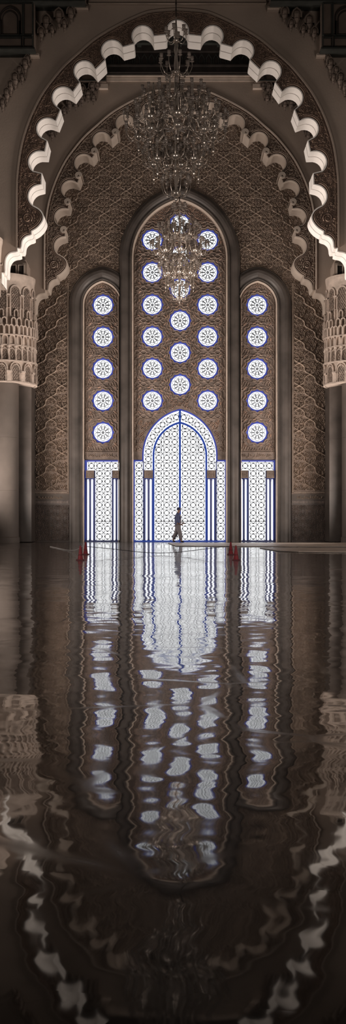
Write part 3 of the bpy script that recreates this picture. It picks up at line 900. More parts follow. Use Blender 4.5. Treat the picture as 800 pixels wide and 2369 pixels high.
# ------------------------------------------------------------------ ceilings, cornices and corner canopies
ZB = W(0, 178, Y2)[2]                                   # ceiling of the bay between the arches
c = MB(); c.box((-11, Y1 + TH, ZB + 1.5), (11, Y2, ZB + 1.8))
cb = c.build('ceiling', 'wood')
tag(cb, 'dark coffered wooden ceiling between the two arches', 'ceiling', kind='structure')
c = MB()
for i in range(6):
    y = Y1 + TH + 0.5 + i*1.15
    c.box((-10.9, y, ZB + 1.15), (10.9, y + 0.28, ZB + 1.5))
for i in range(-10, 11): c.box((i*1.0 + 0.2, Y1 + TH, ZB + 1.3), (i*1.0 + 0.42, Y2, ZB + 1.5))
c.build('coffer_beams', 'wood_g', cb)
t = MB()
for (z0, z1, d) in ((0.0, 0.12, 0.10), (0.12, 0.16, 0.3), (0.16, 0.42, 0.22), (0.42, 0.50, 0.42), (0.5, 1.1, 0.3), (1.1, 1.5, 0.5)):
    t.box((-9.5, Y2 - d, ZB + z0), (9.5, Y2 + 0.02, ZB + z1))
tr = t.build('trim_1', 'wood')
tag(tr, 'dark stepped wooden cornice along the top of the inner wall', 'cornice', kind='structure')
t = MB()
for i in range(-26, 27):
    x = i*0.36
    t.strip([(x - 0.13, ZB + 0.52), (x - 0.13, ZB + 0.8), (x, ZB + 1.02), (x + 0.13, ZB + 0.8), (x + 0.13, ZB + 0.52)], 0.05, Y2 - 0.36, Y2 - 0.28)
t.build('arcade_relief', 'wood_g', tr)
t = MB(); t.box((-9.5, Y2 - 0.14, ZB - 0.02), (9.5, Y2, ZB + 0.05)); t.box((-9.5, Y2 - 0.05, ZB - 0.24), (9.5, Y2, ZB - 0.05))
t.build('pale_listel', 'bead', tr)
c = MB(); c.box((-16, -6, 27.0), (16, Y1, 27.4))
tag(c.build('ceiling.001', 'wood'), 'dark high ceiling of the hall in front of the arches', 'ceiling', kind='structure')
t = MB(); t.pbox(205, -6, 615, 4, Y1, -0.16, 0.02); t.pbox(205, 4, 615, 11, Y1, -0.10, 0.02); t.pbox(205, 11, 615, 13, Y1, -0.2, 0.02)
tag(t.build('trim_2', 'plaster'), 'plain string course at the top above the front arch', 'moulding', kind='structure')

def hood_cell(mb, x, y, r, Y, dep):
    """one honeycomb-vault cell: arched hood over a tapering pendant; x, y, r in pixels at Y"""
    a = W(x, y, Y); R = m_(r, Y)
    mb.lathe([(R*0.10, -R*2.9), (R*0.22, -R*2.7), (R*0.16, -R*2.4), (R*0.42, -R*1.7), (R*0.38, -R*1.4), (R*0.8, -R*0.5), (R*0.72, -R*0.3), (R*0.98, R*0.5), (R*0.92, R*1.1), (R*0.5, R*1.6), (0.001, R*1.7)], 8, (a[0], a[1] - dep, a[2]), PI/8)
    hood = [(-1.0, -0.3), (-1.0, 0.7), (-0.75, 1.3), (0, 1.95), (0.75, 1.3), (1.0, 0.7), (1.0, -0.3)]
    mb.strip([(a[0] + R*p, a[2] + R*q) for p, q in hood], R*0.34, a[1] - dep - R*0.75, a[1] + 0.05)
def bracket(cells, Y, label, m='wood_p', dep=0.25):
    root = empty('stalactite_bracket'); tag(root, label, 'bracket', 'stalactite corner brackets')
    for x, y, r in cells:
        b = MB(); hood_cell(b, x, y, r, Y, dep); b.build('honeycomb_cell', m, root)
    x, y, r = cells[0]; adopt(root, W(x, y, Y))
def mirc(cells, cx): return [(2*cx - x, y, r) for x, y, r in cells]
BR1 = [(97, 84, 7.5), (109, 60, 10), (122, 76, 6.5), (138, 47, 10), (150, 63, 6.5), (165, 39, 8.5), (172, 30, 5)]
BR2 = [(8, 246, 7), (18, 224, 8), (27, 206, 7.5), (37, 190, 9), (47, 172, 7), (53, 186, 6), (60, 156, 8), (66, 144, 6)]
bracket(BR1, Y1, 'stalactite bracket in the upper left corner, under the top beam', dep=0.3)
bracket(mirc(BR1, C1 + 0.5), Y1, 'stalactite bracket in the upper right corner, under the top beam', dep=0.3)
bracket(BR2, Y1, 'stalactite bracket at the far left edge, below the niche canopy', dep=0.3)
bracket(mirc(BR2, C1 + 0.5), Y1, 'stalactite bracket at the far right edge, below the niche canopy', dep=0.3)
BR3 = [(214, 208, 7.5), (226, 204, 6), (205, 224, 7), (217, 232, 5.5), (192, 214, 7), (190, 234, 6.5), (176, 228, 7), (176, 246, 5.5), (162, 246, 6.5), (150, 262, 5.5), (133, 300, 6), (122, 316, 6)]
Y3 = Y2 - 0.05
bracket(BR3, Y3, 'dim stalactite bracket seen through the front arch, high on the left', m='carved', dep=0.3)
bracket(mirc(BR3, 417), Y3, 'dim stalactite bracket seen through the front arch, high on the right', m='carved', dep=0.3)

def beam_grid(mb, rects, Y, d0, w=2.5):
    for x0, y0, x1, y1 in rects:
        mb.pbar([(x0, y0), (x1, y0), (x1, y1), (x0, y1)], w, Y, d0, d0 + 0.2, True)
def canopy(sg, label):
    cx = C1 + 0.5
    X = lambda x: x if sg < 0 else 2*cx - x
    root = empty('corner_canopy'); tag(root, label, 'canopy', 'panelled corner canopies')
    b = MB(); d = -0.75
    def rb(x0, y0, x1, y1, a, c_):
        p, q = sorted((X(x0), X(x1))); b.pbox(p, y0, q, y1, Y1, a, c_)
    rb(-200, -60, 84, 131, d, 0.02); rb(84, -60, 200, 23, d, 0.02)
    b.build('body', 'wood_p', root)
    bm_ = MB(); Yf = Y1 + d
    # beams are set out at the wall and carried forward with the canopy
    def rr(x0, y0, x1, y1): 
        p, q = sorted((X(x0), X(x1))); bm_.pbar([(p, y0), (q, y0), (q, y1), (p, y1)], 3.0, Y1, d - 0.12, d + 0.05, True)
    for r_ in ((-60, 1.5, 54, 21), (58, 1.5, 80, 21), (84, 1.5, 174, 21), (178, 1.5, 199, 21), (2, 27, 58, 100), (60, 27, 81, 100), (2, 105, 55, 128), (60, 105, 81, 128), (-60, 27, -2, 128)): rr(*r_)
    for y_ in (24, 132):
        p, q = sorted((X(-60), X(200 if y_ == 24 else 86))); bm_.pbox(p, y_ - 2, q, y_ + 1.5, Y1, d - 0.2, 0.02)
    bm_.build('beams', 'wood_g', root)
    n = MB(); a = lancet(X(29), 62, 23, 3, 100, 10); n.pbar(a, 2.6, Y1, d - 0.12, d + 0.05); n.pbar(lancet(X(29), 64, 17, 3, 100, 10), 1.5, Y1, d - 0.08, d + 0.05)
    for xx in (7, 51): n.pbox(X(xx) - 2.2, 68, X(xx) + 2.2, 100, Y1, d - 0.12, d + 0.02)
    n.build('niche', 'wood', root)
    for xa, xb, ya, yb in ((72, 92, 131, 136), (174, 205, 24, 28)):
        k = MB(); p, q = sorted((X(xa), X(xb))); k.pbox(p, ya, q, yb, Y1, d*0.5, 0.02); k.build('ledge', 'plaster', root)
    adopt(root, W(X(80), 131, Y1))
canopy(-1, 'dark panelled corner canopy with blind niche, upper left')
canopy(1, 'dark panelled corner canopy with blind niche, upper right')
def side_box(sg, label):
    X = lambda x: x if sg < 0 else 834 - x
    root = empty('bracket_beam'); tag(root, label, 'beam', 'beam ends over the stalactite brackets')
    b = MB(); p, q = sorted((X(150), X(247))); b.pbox(p, 179, q, 197, Y2, -0.5, 0.02); b.build('body', 'wood_p', root)
    f = MB()
    for x0, x1 in ((152, 188), (191, 222), (225, 245)):
        p, q = sorted((X(x0), X(x1))); f.pbar([(p, 181), (q, 181), (q, 195), (p, 195)], 2.0, Y2, -0.58, -0.45, True)
    f.build('panel_frame', 'wood_g', root)
    l = MB(); p, q = sorted((X(224), X(250))); l.pbox(p, 198, q, 208, Y2, -0.25, 0.02); l.build('ledge', 'bead', root)
    adopt(root, W(X(247), 197, Y2))
side_box(-1, 'panelled beam end under the bay ceiling, left of the big chandelier')
side_box(1, 'panelled beam end under the bay ceiling, right of the big chandelier')

# ------------------------------------------------------------------ columns with tiered stucco capitals
def cyl(cx, cy, R, uu, z, out=0.0):
    th = uu/R - PI/2
    return (cx + (R + out)*math.cos(th), cy + (R + out)*math.sin(th), z)
def cyl_bar(mb, cx, cy, R, pts, w, d, closed=False):
    n = len(pts); vs = []; fs = []
    for i, p in enumerate(pts):
        a = pts[i-1] if (i > 0 or closed) else p; b = pts[(i+1) % n] if (i < n-1 or closed) else p
        dx, dz = b[0]-a[0], b[1]-a[1]; l = math.hypot(dx, dz) or 1
        nx, nz = -dz/l*w/2, dx/l*w/2
        for (s, o) in ((1, 0), (1, d), (-1, d), (-1, 0)):
            vs.append(cyl(cx, cy, R, p[0] + s*nx, p[1] + s*nz, o))
    for i in range(n if closed else n-1):
        j = (i+1) % n
        for e in range(3): fs.append((i*4+e, j*4+e, j*4+e+1, i*4+e+1))
    mb.add(vs, fs)
def cyl_fill(mb, cx, cy, R, cu, z0, z1, hw, o, n=6):
    """arched infill patch: little scales inside a niche"""
    z = z0; row = 0
    while z < z1:
        frac = (z - z0)/(z1 - z0); ww = hw if frac < 0.6 else hw*math.sqrt(max(0.02, 1 - ((frac-0.6)/0.42)**2))
        step = 0.115; x = -ww + (step/2 if row % 2 else 0)
        while x <= ww:
            cyl_bar(mb, cx, cy, R, [(cu + x - 0.05, z), (cu + x, z + 0.06), (cu + x + 0.05, z)], 0.025, o); x += step
        z += 0.085; row += 1
def parch(cu, z0, zs, hw, n=5):
    """pointed arch outline in (u, z)"""
    L = [(cu - hw, z0), (cu - hw, zs)] + [(cu - hw*math.cos(PI/2*i/n)**0.9 if i < n else cu, zs + hw*1.25*math.sin(PI/2*i/n)) for i in range(1, n+1)]
    return L + [(2*cu - x, z) for x, z in L[:-1]][::-1]
def column(axis_px, Y, label, k=1.0, taper=False, sh=True):
    """k: pixels at this distance per pixel at the farther columns; heights follow the farther capital's pixels"""
    sc = Y2/F; Rc = 77*sc; Rs = 39.5*sc
    ax = (axis_px - VX)*Y/F; ay = Y
    Z = lambda py: H + (VY - py)*sc
    root = empty('column', (ax, ay, 0)); tag(root, label, 'column', 'columns with tiered stucco capitals')
    s = MB(); 
    s.lathe([(Rs*1.05, 0.0), (Rs*1.05, 0.25), (Rs, 0.3), (Rs, Z(1136) - 0.015), (Rs - 0.008, Z(1136)), (Rs, Z(1136) + 0.015), (Rs, Z(1016) - 0.015), (Rs - 0.008, Z(1016)), (Rs, Z(1016) + 0.015), (Rs, Z(893))], 48)
    sf = s.build('shaft', 'granite', root, smooth=True); sf.data.set_sharp_from_angle(angle=math.radians(20))
    cap = MB(); tp = (lambda f: f) if not taper else (lambda f: f)
    def R(py): 
        r = Rc*(0.955 if py < 850 else 1.0)
        if taper and py > 700: r *= 1 - 0.30*min(1, (py-700)/120)
        return r
    prof = [(Rs*0.9, Z(893)), (R(897)*0.99, Z(898)), (R(890), Z(896)), (R(855), Z(851)), (R(849), Z(849))]
    prof += [(R(840), Z(846)), (R(815), Z(816)), (R(812)*1.01, Z(815)), (R(780), Z(790)), (R(770), Z(770)), (R(740), Z(740)), (R(700), Z(705)), (R(690), Z(690)), (R(680)*1.02, Z(672)), (R(660)*1.045, Z(662)), (R(660)*1.05, Z(656)), (R(650)*0.9, Z(653)), (0.001, Z(653))]
    cap.lathe(prof, 60)
    cp = cap.build('capital', 'capital', root, smooth=False)
    a = MB(); f = MB()
    n = 15; U = 2*PI/n
    for i in range(n):
        t = (i + 0.35)*U
        r = R(700); a_ = lambda pts, rr, w, d: cyl_bar(a, 0, 0, rr, [(x*rr, z) for x, z in pts], w, d)
        hw = 11.5*sc
        def A(cu, z0, zs, hw_, rr, w=0.05, d=0.09):
            cyl_bar(a, 0, 0, rr, parch(cu*rr, z0, zs, hw_), w, d)
        # tall plastered niches with scaled infill
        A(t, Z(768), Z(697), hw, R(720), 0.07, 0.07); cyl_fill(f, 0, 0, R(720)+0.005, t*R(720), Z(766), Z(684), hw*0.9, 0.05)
        # slim framed slots between them
        tm = t + U/2; rr = R(720)
        cyl_bar(a, 0, 0, rr, [((tm)*rr - 3.2*sc, Z(733)), ((tm)*rr - 3.2*sc, Z(708)), ((tm)*rr + 3.2*sc, Z(708)), ((tm)*rr + 3.2*sc, Z(733))], 0.05, 0.10, True)
        cyl_bar(a, 0, 0, rr, [((tm)*rr - 4.6*sc, Z(704)), ((tm)*rr + 4.6*sc, Z(704))], 0.08, 0.14)
        # small arches stepping down
        A(t, Z(752), Z(742), 4.2*sc, R(745) + 0.07, 0.045, 0.09)
        for dt in (-0.19, 0.19): A(t + dt*U, Z(771), Z(761), 4.8*sc, R(765) + 0.08, 0.05, 0.12)
        for dt in (-0.36, 0.0, 0.36): A(t + dt*U, Z(791), Z(777), 4.6*sc, R(780) + 0.06, 0.05, 0.16)
        for dt in (-0.25, 0.25):
            A(t + dt*U, Z(814), Z(801), 6.0*sc, R(800), 0.05, 0.13)
            cyl_bar(a, 0, 0, R(800), [((t+dt*U)*R(800) - 8*sc, Z(792.5)), ((t+dt*U)*R(800) + 8*sc, Z(792.5))], 0.06, 0.18)
            cyl_bar(a, 0, 0, R(800), [((t+dt*U)*R(800) - 8*sc, Z(815)), ((t+dt*U)*R(800) + 8*sc, Z(815))], 0.06, 0.12)
            A(t + dt*U, Z(848), Z(830), 6.2*sc, R(830), 0.04, 0.07)
            cyl_fill(f, 0, 0, R(830), (t + dt*U)*R(830), Z(846), Z(826), 5*sc, 0.05)
        # bottom arcade
        A(t, Z(895), Z(868), 12.5*sc, R(870), 0.055, 0.10); A(t, Z(895), Z(870), 9.5*sc, R(870), 0.04, 0.07)
        cyl_fill(f, 0, 0, R(870) + 0.002, t*R(870), Z(893), Z(858), 9*sc, 0.045)
        cyl_bar(a, 0, 0, R(870), [(tm*R(870), Z(895)), (tm*R(870), Z(876))], 0.14, 0.11)
        cyl_bar(a, 0, 0, R(870), [(tm*R(870) - 0.12, Z(874)), (tm*R(870) + 0.12, Z(874))], 0.09, 0.15)
    ring = [(i*2*PI/60, 0) for i in range(61)]
    for py, w, d in ((897, 0.07, 0.10), (850.5, 0.08, 0.12)):
        cyl_bar(a, 0, 0, R(py), [(x*R(py), Z(py)) for x, _ in ring], w, d)
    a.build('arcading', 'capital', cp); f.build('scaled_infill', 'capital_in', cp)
    # free-standing colonnettes of the third tier
    cm = MB(); h_ = Z(816) - Z(848); q = 2.6*sc
    cm.lathe([(q*1.5, 0), (q*1.5, 0.05), (q, 0.09), (q, h_*0.72), (q*1.3, h_*0.74), (q, h_*0.77), (q*1.7, h_*0.9), (q*1.7, h_)], 8)
    me = cm.mesh('colonnette', True); me.materials.append(MAT['capital'])
    for i in range(2*n):
        th = (i*0.5 + 0.35)*U - PI/2
        if math.sin(th) > 0.35: continue                       # the far side is built into the wall
        o = link('colonnette', me, cp); o.location = ((R(830) + 0.07)*math.cos(th), (R(830) + 0.07)*math.sin(th), Z(848))
    return root
YC = Y2 - 1.0
column(3.0, YC, 'farther left column with tiered capital, against the left wall panel')
column(834 - 3.0, YC, 'farther right column with tiered capital, against the right wall panel')
YA = Y1 - 0.2
column(-86.0, YA, 'nearer left column whose bright capital just enters the left edge', taper=True)
column(2*C1 + 86.0, YA, 'nearer right column beyond the right edge under the front arch', taper=True)

def pier(x0, x1, label, name):
    b = MB(); b.pbox(x0, 893, x1, BASE, Y2, -0.35, TH*0.95)
    o = tag(b.build(name, 'marble'), label, 'pier', kind='structure')
    j = MB()
    for y_ in (1016, 1136): j.pbox(x0 - 0.1, y_ - 0.4, x1 + 0.1, y_ + 0.4, Y2, -0.355, TH*0.9)
    j.build('course_joint', 'tile', o)
pier(30, 74.5, 'dark marble pier behind the farther left column', 'trim_3')
pier(759.5, 804, 'dark marble pier behind the farther right column', 'trim_4')
def impost_block(sg, label):
    X = lambda x: x if sg < 0 else 834 - x
    root = empty('impost_block'); tag(root, label, 'impost block', 'impost blocks above the capitals')
    def bx(mb, x0, y0, x1, y1, a, b):
        p, q = sorted((X(x0), X(x1))); mb.pbox(p, y0, q, y1, Y2, a, b)
    b = MB(); bx(b, 26, 622, 70, 657, -1.35, 0.02); bx(b, 29, 606, 64, 622, -1.15, 0.02); bx(b, -30, 590, 29, 657, -1.2, 0.02)
    bx(b, 27, 614, 67, 620, -1.3, 0.02)
    b.build('block', 'plaster', root)
    f = MB(); 
    for x0, x1 in ((30, 46), (51, 64)):
        p, q = sorted((X(x0), X(x1))); f.pbar([(p, 627), (q, 627), (q, 660), (p, 660)], 2.2, Y2, -1.43, -1.3, True)
    f.build('panel_frame', 'cream', root)
    d = MB()
    for x0, x1 in ((31.5, 44.5), (52.5, 62.5)): bx(d, x0, 628.5, x1, 658, -1.37, -1.3)
    d.build('sunk_panel', 'wood', root)
    m = MB(); bx(m, 28, 609.5, 66, 612.5, -1.28, 0.02); bx(m, 28, 618.5, 68, 621, -1.38, 0.02); m.build('moulding', 'wood_p', root)
    adopt(root, W(X(50), 657, Y2))
impost_block(-1, 'panelled impost block on the farther left capital, behind the white corbel')
impost_block(1, 'panelled impost block on the farther right capital, behind the white corbel')

# ------------------------------------------------------------------ chandeliers
def s_arm(r0, r1, z0, z1, sag, n=8):
    """points of an arm in its own (r, z) plane: out and down, then up to the cup"""
    P = [(r0, z0), (r0 + (r1-r0)*0.35, z0 - sag), (r0 + (r1-r0)*0.72, z0 - sag*0.7), (r1, z0 + (z1-z0)*0.45), (r1, z1)]
    return spline(P, 4)
def candle_arm_mesh(r0, r1, z0, z1, q, name):
    """one arm with drip pan, tulip shade and hanging drop; q = thickness unit in metres"""
    mb = MB(); P = s_arm(r0, r1, z0, z1, (r1-r0)*0.28)
    mb.tube([(r, 0, z) for r, z in P], q*0.55, 5)
    n0 = len(mb.f)
    c = (r1, 0, z1)
    mb.lathe([(0.001, -q*1.2), (q*1.1, -q*0.5), (q*3.0, q*0.3), (q*3.1, q*0.6), (q*1.2, q*0.7), (q*1.1, q*1.6), (q*2.0, q*2.6), (q*2.5, q*4.2), (q*2.1, q*5.6), (q*2.7, q*7.2), (q*2.3, q*7.0), (q*1.6, q*5.4), (0.001, q*4.8)], 8, c)
    mb.lathe([(0.001, 0), (q*0.3, -q*0.4), (q*0.15, -q*1.2), (q*0.85, -q*2.6), (0.001, -q*3.6)], 5, (r0 + (r1-r0)*0.72, 0, P[10][1] - q*0.4))
    me = mb.mesh(name, True)
    me.materials.append(MAT['metal']); me.materials.append(MAT['glass'])
    me.polygons.foreach_set('material_index', [0 if i < n0 else 1 for i in range(len(mb.f))])
    return me
def stem_profile(h, q):
    return [(q*0.6, h), (q*1.2, h*0.93), (q*0.7, h*0.88), (q*1.6, h*0.7), (q*0.8, h*0.55), (q*1.1, h*0.3), (q*0.9, h*0.12)]
def bowl_profile(R, q, drop):
    return [(q*0.9, R*0.35), (R*0.55, R*0.3), (R*0.98, R*0.12), (R, 0), (R*0.9, -R*0.35), (R*0.55, -R*0.72), (R*0.2, -R*0.88), (q*0.7, -R*0.95)] + \
           ([(q*1.3, -R*0.95 - drop*0.06), (q*1.3, -R*0.95 - drop*0.5), (q*1.0, -R*0.95 - drop*0.53), (q*1.9, -R*0.95 - drop*0.60), (q*1.9, -R*0.95 - drop*0.70), (q*0.5, -R*0.95 - drop*0.76), (q*0.4, -R*0.95 - drop*0.82), (q*1.3, -R*0.95 - drop*0.92), (0.001, -R*0.95 - drop)] if drop else [(0.001, -R)])

def chandelier(cx, Y, ytip, tiers, sats, stem, ztop, label, group, qq):
    """pixel measures at distance Y; heights given as image rows"""
    k = Y/F; Z = lambda py: H + (VY - py)*k
    zt = Z(ytip); ax = (cx - VX)*k
    root = empty('chandelier', (ax, Y, zt)); tag(root, label, 'chandelier', group)
    z = lambda py: Z(py) - zt
    st = MB(); st.lathe([(r*k, z(py)) for r, py in stem], 14)
    so = st.build('stem', 'metal', root, smooth=True)
    rd = MB(); rd.lathe([(1.3*k, z(stem[0][1]) - 0.1), (1.3*k, ztop - zt)], 8); 
    for i in range(40):
        zz = z(stem[0][1]) + 0.2 + i*0.22
        if zz + zt > ztop - 0.2: break
        rd.lathe([(1.3*k, zz), (2.2*k, zz + 0.05), (1.3*k, zz + 0.1)], 8)
    rd.build('suspension_rod', 'darkmetal', root, smooth=True)
    q = qq*k
    for (yb, rb, n, r, yc, ph) in tiers:
        b = MB(); b.lathe([(p, zz + z(yb)) for p, zz in bowl_profile(rb*k*1.2, q, 0)], 16); b.build('bowl', 'metal', root, smooth=True)
        me = candle_arm_mesh(rb*k*0.6, r*k, z(yb), z(yc), q, 'candle_arm')
        for i in range(n):
            o = link('candle_arm', me, root); o.rotation_euler.z = 2*PI*(i + ph)/n
    for (ring, hub, n, ph, yb, rb, ystem, drop, arms) in sats:
        b = MB()
        P = spline([(3*k, z(hub)), (ring*k*0.35, z(hub) + 2*k), (ring*k*0.62, z(hub + (yb - hub)*0.75)), (ring*k*0.86, z(yb + rb*0.8)), (ring*k, z(yb + rb*0.3))], 4)
        for s in (-1, 1): b.tube([(r, s*0.02, zz) for r, zz in P], q*0.75, 6)
        for i in range(1, 4):
            p = P[i*4]; b.lathe([(0.001, p[1] + q), (q*1.3, p[1]), (0.001, p[1] - q*1.6)], 6, (p[0], 0, 0))
        b.lathe([(p, zz + z(yb)) for p, zz in stem_profile((yb - ystem)*k, q)], 10, (ring*k, 0, 0))
        b.lathe([(p, zz + z(yb)) for p, zz in bowl_profile(rb*k*1.25, q, drop*k)], 14, (ring*k, 0, 0))
        for (yb2, r0, m, r, yc, p2) in arms:
            if abs(yb2 - yb) > 4: b.lathe([(p, zz + z(yb2)) for p, zz in bowl_profile(rb*k*1.15, q, 0)], 14, (ring*k, 0, 0))
        bme = b.mesh('branch_cluster', True); bme.materials.append(MAT['metal'])
        ames = [(candle_arm_mesh(r0*k, r*k, z(yb2), z(yc), q*0.9, 'candle_arm'), m, p2) for (yb2, r0, m, r, yc, p2) in arms]
        for i in range(n):
            o = link('branch_cluster', bme, root); o.rotation_euler.z = 2*PI*(i + ph)/n
            for me, m, p2 in ames:
                for j in range(m):
                    a = link('candle_arm', me, o); a.location = (ring*k, 0, 0); a.rotation_euler.z = 2*PI*(j + p2)/m
    return root

YN = 40.0
chandelier(407.0, YN, 466,
    [(93, 6, 6, 24, 77, 0.3), (166, 8, 9, 37, 142, 0.1), (322, 9, 8, 42, 300, 0.0), (446, 10, 9, 33, 421, 0.2)],
    [(54, 262, 6, 0.25, 241, 8, 196, 0, [(241, 4, 7, 26, 216, 0.0)]),
     (86, 258, 8, 0.06, 290, 10, 248, 0, [(290, 5, 9, 34, 266, 0.0), (317, 5, 7, 32, 298, 0.5)]),
     (86, 300, 8, 0.06, 320, 7, 318, 30, []),
     (53, 330, 7, 0.22, 376, 9, 334, 36, [(376, 5, 7, 27, 350, 0.0)]),
     (27, 335, 5, 0.10, 388, 8, 350, 18, [(388, 4, 6, 23, 362, 0.3)])],
    [(1.3, 40), (2.5, 60), (4, 78), (2, 90), (3.5, 104), (5, 116), (3, 126), (5, 150), (3.5, 172), (4, 200), (7, 225), (4, 240), (6, 262), (8, 272), (4, 290), (6, 310), (4, 335), (6, 352), (9, 372), (5, 385), (4, 395), (6, 402), (5.5, 412), (3, 430), (3, 444), (3, 455), (5, 458), (5, 463), (1, 466)],
    27.0, 'large glass and silver chandelier hanging in front of the arches', 'many-armed chandeliers', 1.75)
YFAR = 54.0
chandelier(415.0, YFAR, 704,
    [(496, 4, 7, 15, 480, 0.3), (548, 5, 8, 24, 530, 0.1), (612, 6, 8, 28, 594, 0.0), (688, 7, 9, 20, 664, 0.2)],
    [(34, 556, 6, 0.25, 546, 5, 520, 0, [(546, 3, 7, 17, 527, 0.0)]),
     (48, 552, 8, 0.06, 585, 6, 556, 0, [(585, 3, 8, 19, 566, 0.0)]),
     (45, 590, 8, 0.06, 606, 4, 600, 18, []),
     (33, 596, 7, 0.22, 634, 5, 606, 34, [(634, 3, 7, 17, 616, 0.0)])],
    [(1.0, 470), (2, 480), (1.4, 490), (2.4, 510), (1.6, 530), (2, 552), (4, 562), (2, 575), (3, 600), (2, 620), (4, 640), (2, 652), (3, 670), (2, 686), (2, 694), (3, 697), (1.0, 701), (0.4, 704)],
    ZB + 1.5, 'smaller sparkling chandelier hanging in front of the middle lancet window', 'many-armed chandeliers', 1.4)

# ------------------------------------------------------------------ things on the floor
def cone(px, py, label):
    Y = H*F/(py - VY); x = (px - VX)*Y/F
    root = empty('traffic_cone', (x, Y, 0)); tag(root, label, 'traffic cone', 'red traffic cones')
    b = MB(); h = 0.42
    b.lathe([(0.082, 0.025), (0.078, 0.035), (0.075, 0.04), (0.026, h - 0.012), (0.020, h), (0.012, h - 0.004), (0.011, h - 0.08)], 20)
    b.build('body', 'cone', root, smooth=True)
    p = MB(); q = 0.118
    sq = [(q*sx*(1 if e else 0.8), q*sy*(0.8 if e else 1)) for sx, sy, e in ((1, 1, 1), (1, 1, 0), (-1, 1, 0), (-1, 1, 1), (-1, -1, 1), (-1, -1, 0), (1, -1, 0), (1, -1, 1))]
    vs = [(a, c_, 0.0) for a, c_ in sq] + [(a*0.96, c_*0.96, 0.028) for a, c_ in sq]
    p.add(vs, [tuple(range(7, -1, -1)), tuple(range(8, 16))] + [(i, (i+1) % 8, (i+1) % 8 + 8, i + 8) for i in range(8)])
    p.build('base', 'cone_base', root)
    r = MB(); r.lathe([(0.062, 0.14), (0.0635, 0.145), (0.060, 0.165), (0.058, 0.165)], 20); r.build('collar', 'cone_base', root, smooth=True)
    return root, Vector((x, Y, 0))
_, a1 = cone(186.0, 1296, 'nearer of the two red traffic cones on the left')
_, a2 = cone(198.0, 1283, 'farther of the two red traffic cones on the left, against the blue edging')
_, b1 = cone(545.5, 1296, 'nearer of the two red traffic cones on the right')
_, b2 = cone(533.5, 1283, 'farther of the two red traffic cones on the right')
rp = MB(); n = 40; pts = []
for i in range(n + 1):
    t = i/n; p = a2.lerp(b2, t); s = 4*t*(1-t)
    pts.append((p.x + (0.055 if i == 0 else 0) - (0.055 if i == n else 0), p.y, 0.27 - 0.19*s + (0.03*math.sin(t*9) if 0 < i < n else 0)))
rp.tube(pts, 0.011, 6)
tag(rp.build('barrier_rope', 'rope', smooth=True), 'thin black rope sagging between the far left and far right cones', 'rope')
tp = MB(); e0 = Vector((a2.x - 0.02, a2.y, 0.36)); e1 = Vector(W(116, 1265, H*F/65.0)); e1.z = 0.012
prev = []
for i in range(17):
    t = i/16; p = e0.lerp(e1, t); p.z = 0.36*(1-t)**6 + 0.012; w = 0.010 + 0.008*t
    prev += [(p.x - 0.01, p.y, p.z - 0.0 + w), (p.x, p.y - 0.10*t, p.z - 0.004), (p.x, p.y - 0.10*t, p.z - 0.010), (p.x - 0.01, p.y, p.z + w - 0.006)]
tp.add(prev, [(i*4+e, (i+1)*4+e, (i+1)*4+(e+1) % 4, i*4+(e+1) % 4) for i in range(16) for e in range(4)])
tag(tp.build('barrier_tape', 'tape'), 'strip of white tape running from the far left cone along the floor', 'tape')

def floor_mat(pp, label, seed, th=0.03):
    root = empty('floor_mat'); tag(root, label, 'floor mat', 'pale mats laid on the polished floor')
    q = []
    rnd = random.Random(seed); n = len(pp)
    for i in range(n):
        (x0, y0), (x1, y1) = pp[i], pp[(i+1) % n]
        for k in range(8):
            t = k/8; x = x0 + (x1-x0)*t; y = y0 + (y1-y0)*t + (rnd.uniform(-0.12, 0.12) if k else 0)
            Y = H*F/(y - VY); q.append(((x - VX)*Y/F, Y))
    def slab(z0, z1, gr):
        m = MB(); cxx = sum(p[0] for p in q)/len(q); cyy = sum(p[1] for p in q)/len(q)
        qq = [(cxx + (x-cxx)*gr, cyy + (y-cyy)*gr) for x, y in q]
        tris = tessellate_polygon([[Vector((x, y, 0)) for x, y in qq]]); N = len(qq)
        m.add([(x, y, z0) for x, y in qq] + [(x, y, z1) for x, y in qq], [(t[2], t[1], t[0]) for t in tris] + [tuple(i + N for i in t) for t in tris] + [(i, (i+1) % N, (i+1) % N + N, i + N) for i in range(N)])
        return m
    slab(th*0.6, th, 0.995).build('surface', 'mat_', root, fix=True)
    slab(0.001, th*0.6, 1.0).build('backing', 'mat_e', root, fix=True)
    adopt(root, (q[0][0], q[0][1], 0))
floor_mat([(388, 1257.3), (980, 1256.2), (980, 1266.5), (560, 1265.0), (405, 1263.8)], 'long pale mat on the floor before the doorway, under the walking person', 1)
floor_mat([(600, 1268.5), (990, 1267.8), (990, 1281.0), (690, 1278.0), (640, 1275.5)], 'second pale mat nearer the camera at the right side', 2)

